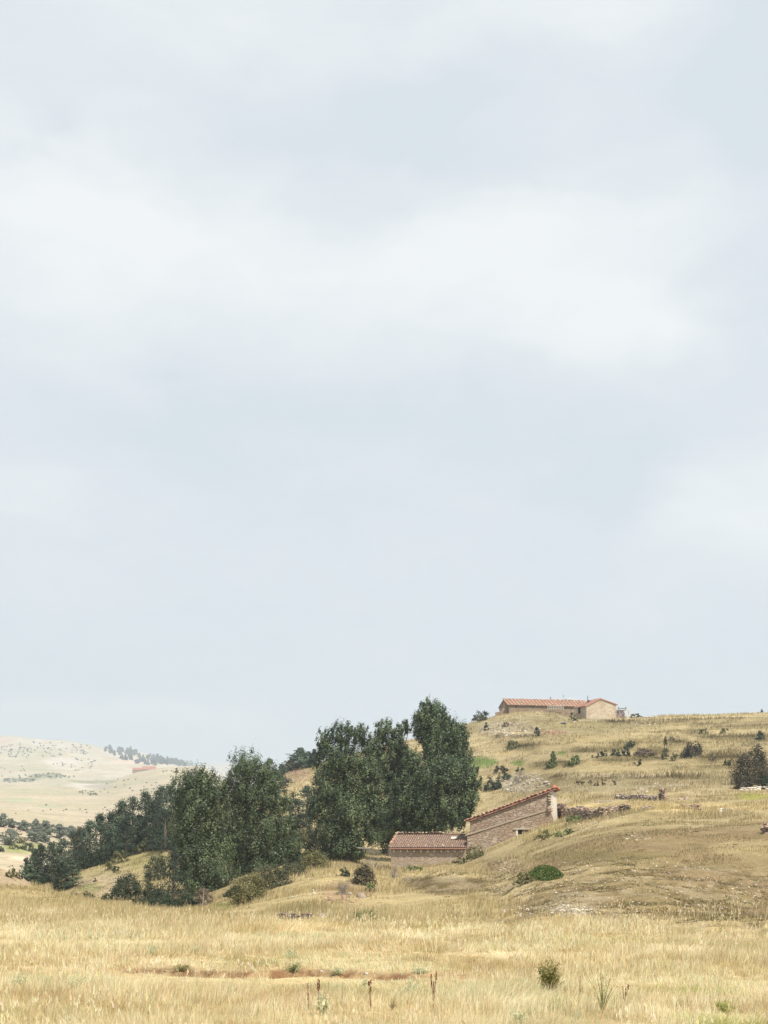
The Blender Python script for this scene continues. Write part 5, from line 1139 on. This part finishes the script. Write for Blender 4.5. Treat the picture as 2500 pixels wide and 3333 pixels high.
for (u, v, ru, rv, w) in [(120, 470, 330, 170, .95), (260, 600, 260, 130, .35), (620, 560, 330, 130, .55), (1080, 540, 300, 140, .8), (1320, 740, 190, 110, .75), (1000, 700, 420, 110, .45), (1640, 1090, 240, 110, .75), (60, 1060, 200, 60, .4),
                          (260, 1545, 260, 50, .45), (420, 60, 520, 90, .5), (1250, 30, 260, 90, .65), (1500, 470, 240, 120, .45), (100, 760, 260, 80, .3), (420, 1230, 500, 90, .12), (1200, 1290, 420, 90, .12),
                          (900, 270, 330, 130, -.35), (620, 900, 480, 70, -.35), (1350, 1010, 130, 70, -.45), (95, 285, 80, 40, -.5), (1620, 250, 120, 300, -.4)]:
    a_, e_ = px2dir(u, v); ra, re = ru*1.507/F, rv*1.507/F
    q = b.math('ADD', b.math('POWER', b.math('DIVIDE', b.math('ABSOLUTE', b.math('SUBTRACT', azw, a_)), ra), 2.0), b.math('POWER', b.math('DIVIDE', b.math('ABSOLUTE', b.math('SUBTRACT', elw, e_)), re), 2.0))
    gss = b.math('MULTIPLY', b.math('POWER', 2.71828, b.math('MULTIPLY', q, -1.0)), w)
    tot = gss if tot is None else b.math('ADD', tot, gss)
cv2 = b.add('ShaderNodeCombineXYZ'); nt_.links.new(b.math('ADD', azw, 0.0), cv2.inputs[0]); nt_.links.new(b.math('MULTIPLY', elw, 2.6), cv2.inputs[1])
n_w = b.rng(b.noise(cv2.outputs[0], 5, 8, .62), .40, .64)
n_a = b.math('ADD', b.math('MULTIPLY', b.noise(cv.outputs[0], 7, 7, .6), .7), b.math('MULTIPLY', b.noise(cv.outputs[0], 24, 6, .6), .3))
tot = b.math('ADD', tot, b.math('MULTIPLY', b.math('SUBTRACT', n_a, .5), .7)); tot = b.math('ADD', tot, b.math('MULTIPLY', b.math('SUBTRACT', n_w, .5), .28))
cm = b.rng(tot, -.25, 1.05); cm = b.math('SMOOTH_MIN', cm, 1.0, .1)
veil_blue = b.mix(b.rng(el, .0, .55), (.575, .63, .675), (.62, .675, .708))
veil = b.mix(cm, veil_blue, (.825, .836, .828))
bg1 = b.add('ShaderNodeBackground'); nt_.links.new(sky.outputs[0], bg1.inputs[0]); bg1.inputs[1].default_value = .1
bg2 = b.add('ShaderNodeBackground'); nt_.links.new(veil, bg2.inputs[0]); bg2.inputs[1].default_value = 1.0
mx = b.add('ShaderNodeMixShader'); mx.inputs[0].default_value = .93
nt_.links.new(bg1.outputs[0], mx.inputs[1]); nt_.links.new(bg2.outputs[0], mx.inputs[2])
nt_.links.new(mx.outputs[0], b.add('ShaderNodeOutputWorld').inputs[0])

HAZE = True
if HAZE:
    mb = MB(); zmin = min(g.Z.min(), hl.Z.min())-1; zmax = max(g.Z.max(), hl.Z.max())+12
    mb.box((-11500, -400, zmin), (13500, 11000, zmax))
    m, n, l = newmat('haze'); v_ = n.new('ShaderNodeVolumePrincipled'); v_.inputs['Color'].default_value = (.66, .755, .88, 1); v_.inputs['Density'].default_value = .00019; v_.inputs['Anisotropy'].default_value = .2
    l.new(v_.outputs[0], n.new('ShaderNodeOutputMaterial').inputs['Volume'])
    tag(mb.obj('haze', m), kind='stuff')

cam = bpy.data.cameras.new('camera'); co = bpy.data.objects.new('camera', cam); link(co); S.camera = co
co.location = (0, 0, 0); co.rotation_euler = (math.radians(90), 0, 0)
cam.sensor_fit = 'VERTICAL'; cam.sensor_height = 36; cam.lens = 36*F/3333; cam.shift_y = (VH-1666.5)/3333
cam.clip_start = .1; cam.clip_end = 20000
vs = S.view_settings; S.display_settings.display_device = 'sRGB'; vs.view_transform = 'Standard'; vs.look = 'None'; vs.exposure = .25; vs.gamma = 1
S.cycles.use_denoising = True; S.cycles.max_bounces = 6; S.cycles.transparent_max_bounces = 8; S.cycles.diffuse_bounces = 3
S.cycles.volume_bounces = 2
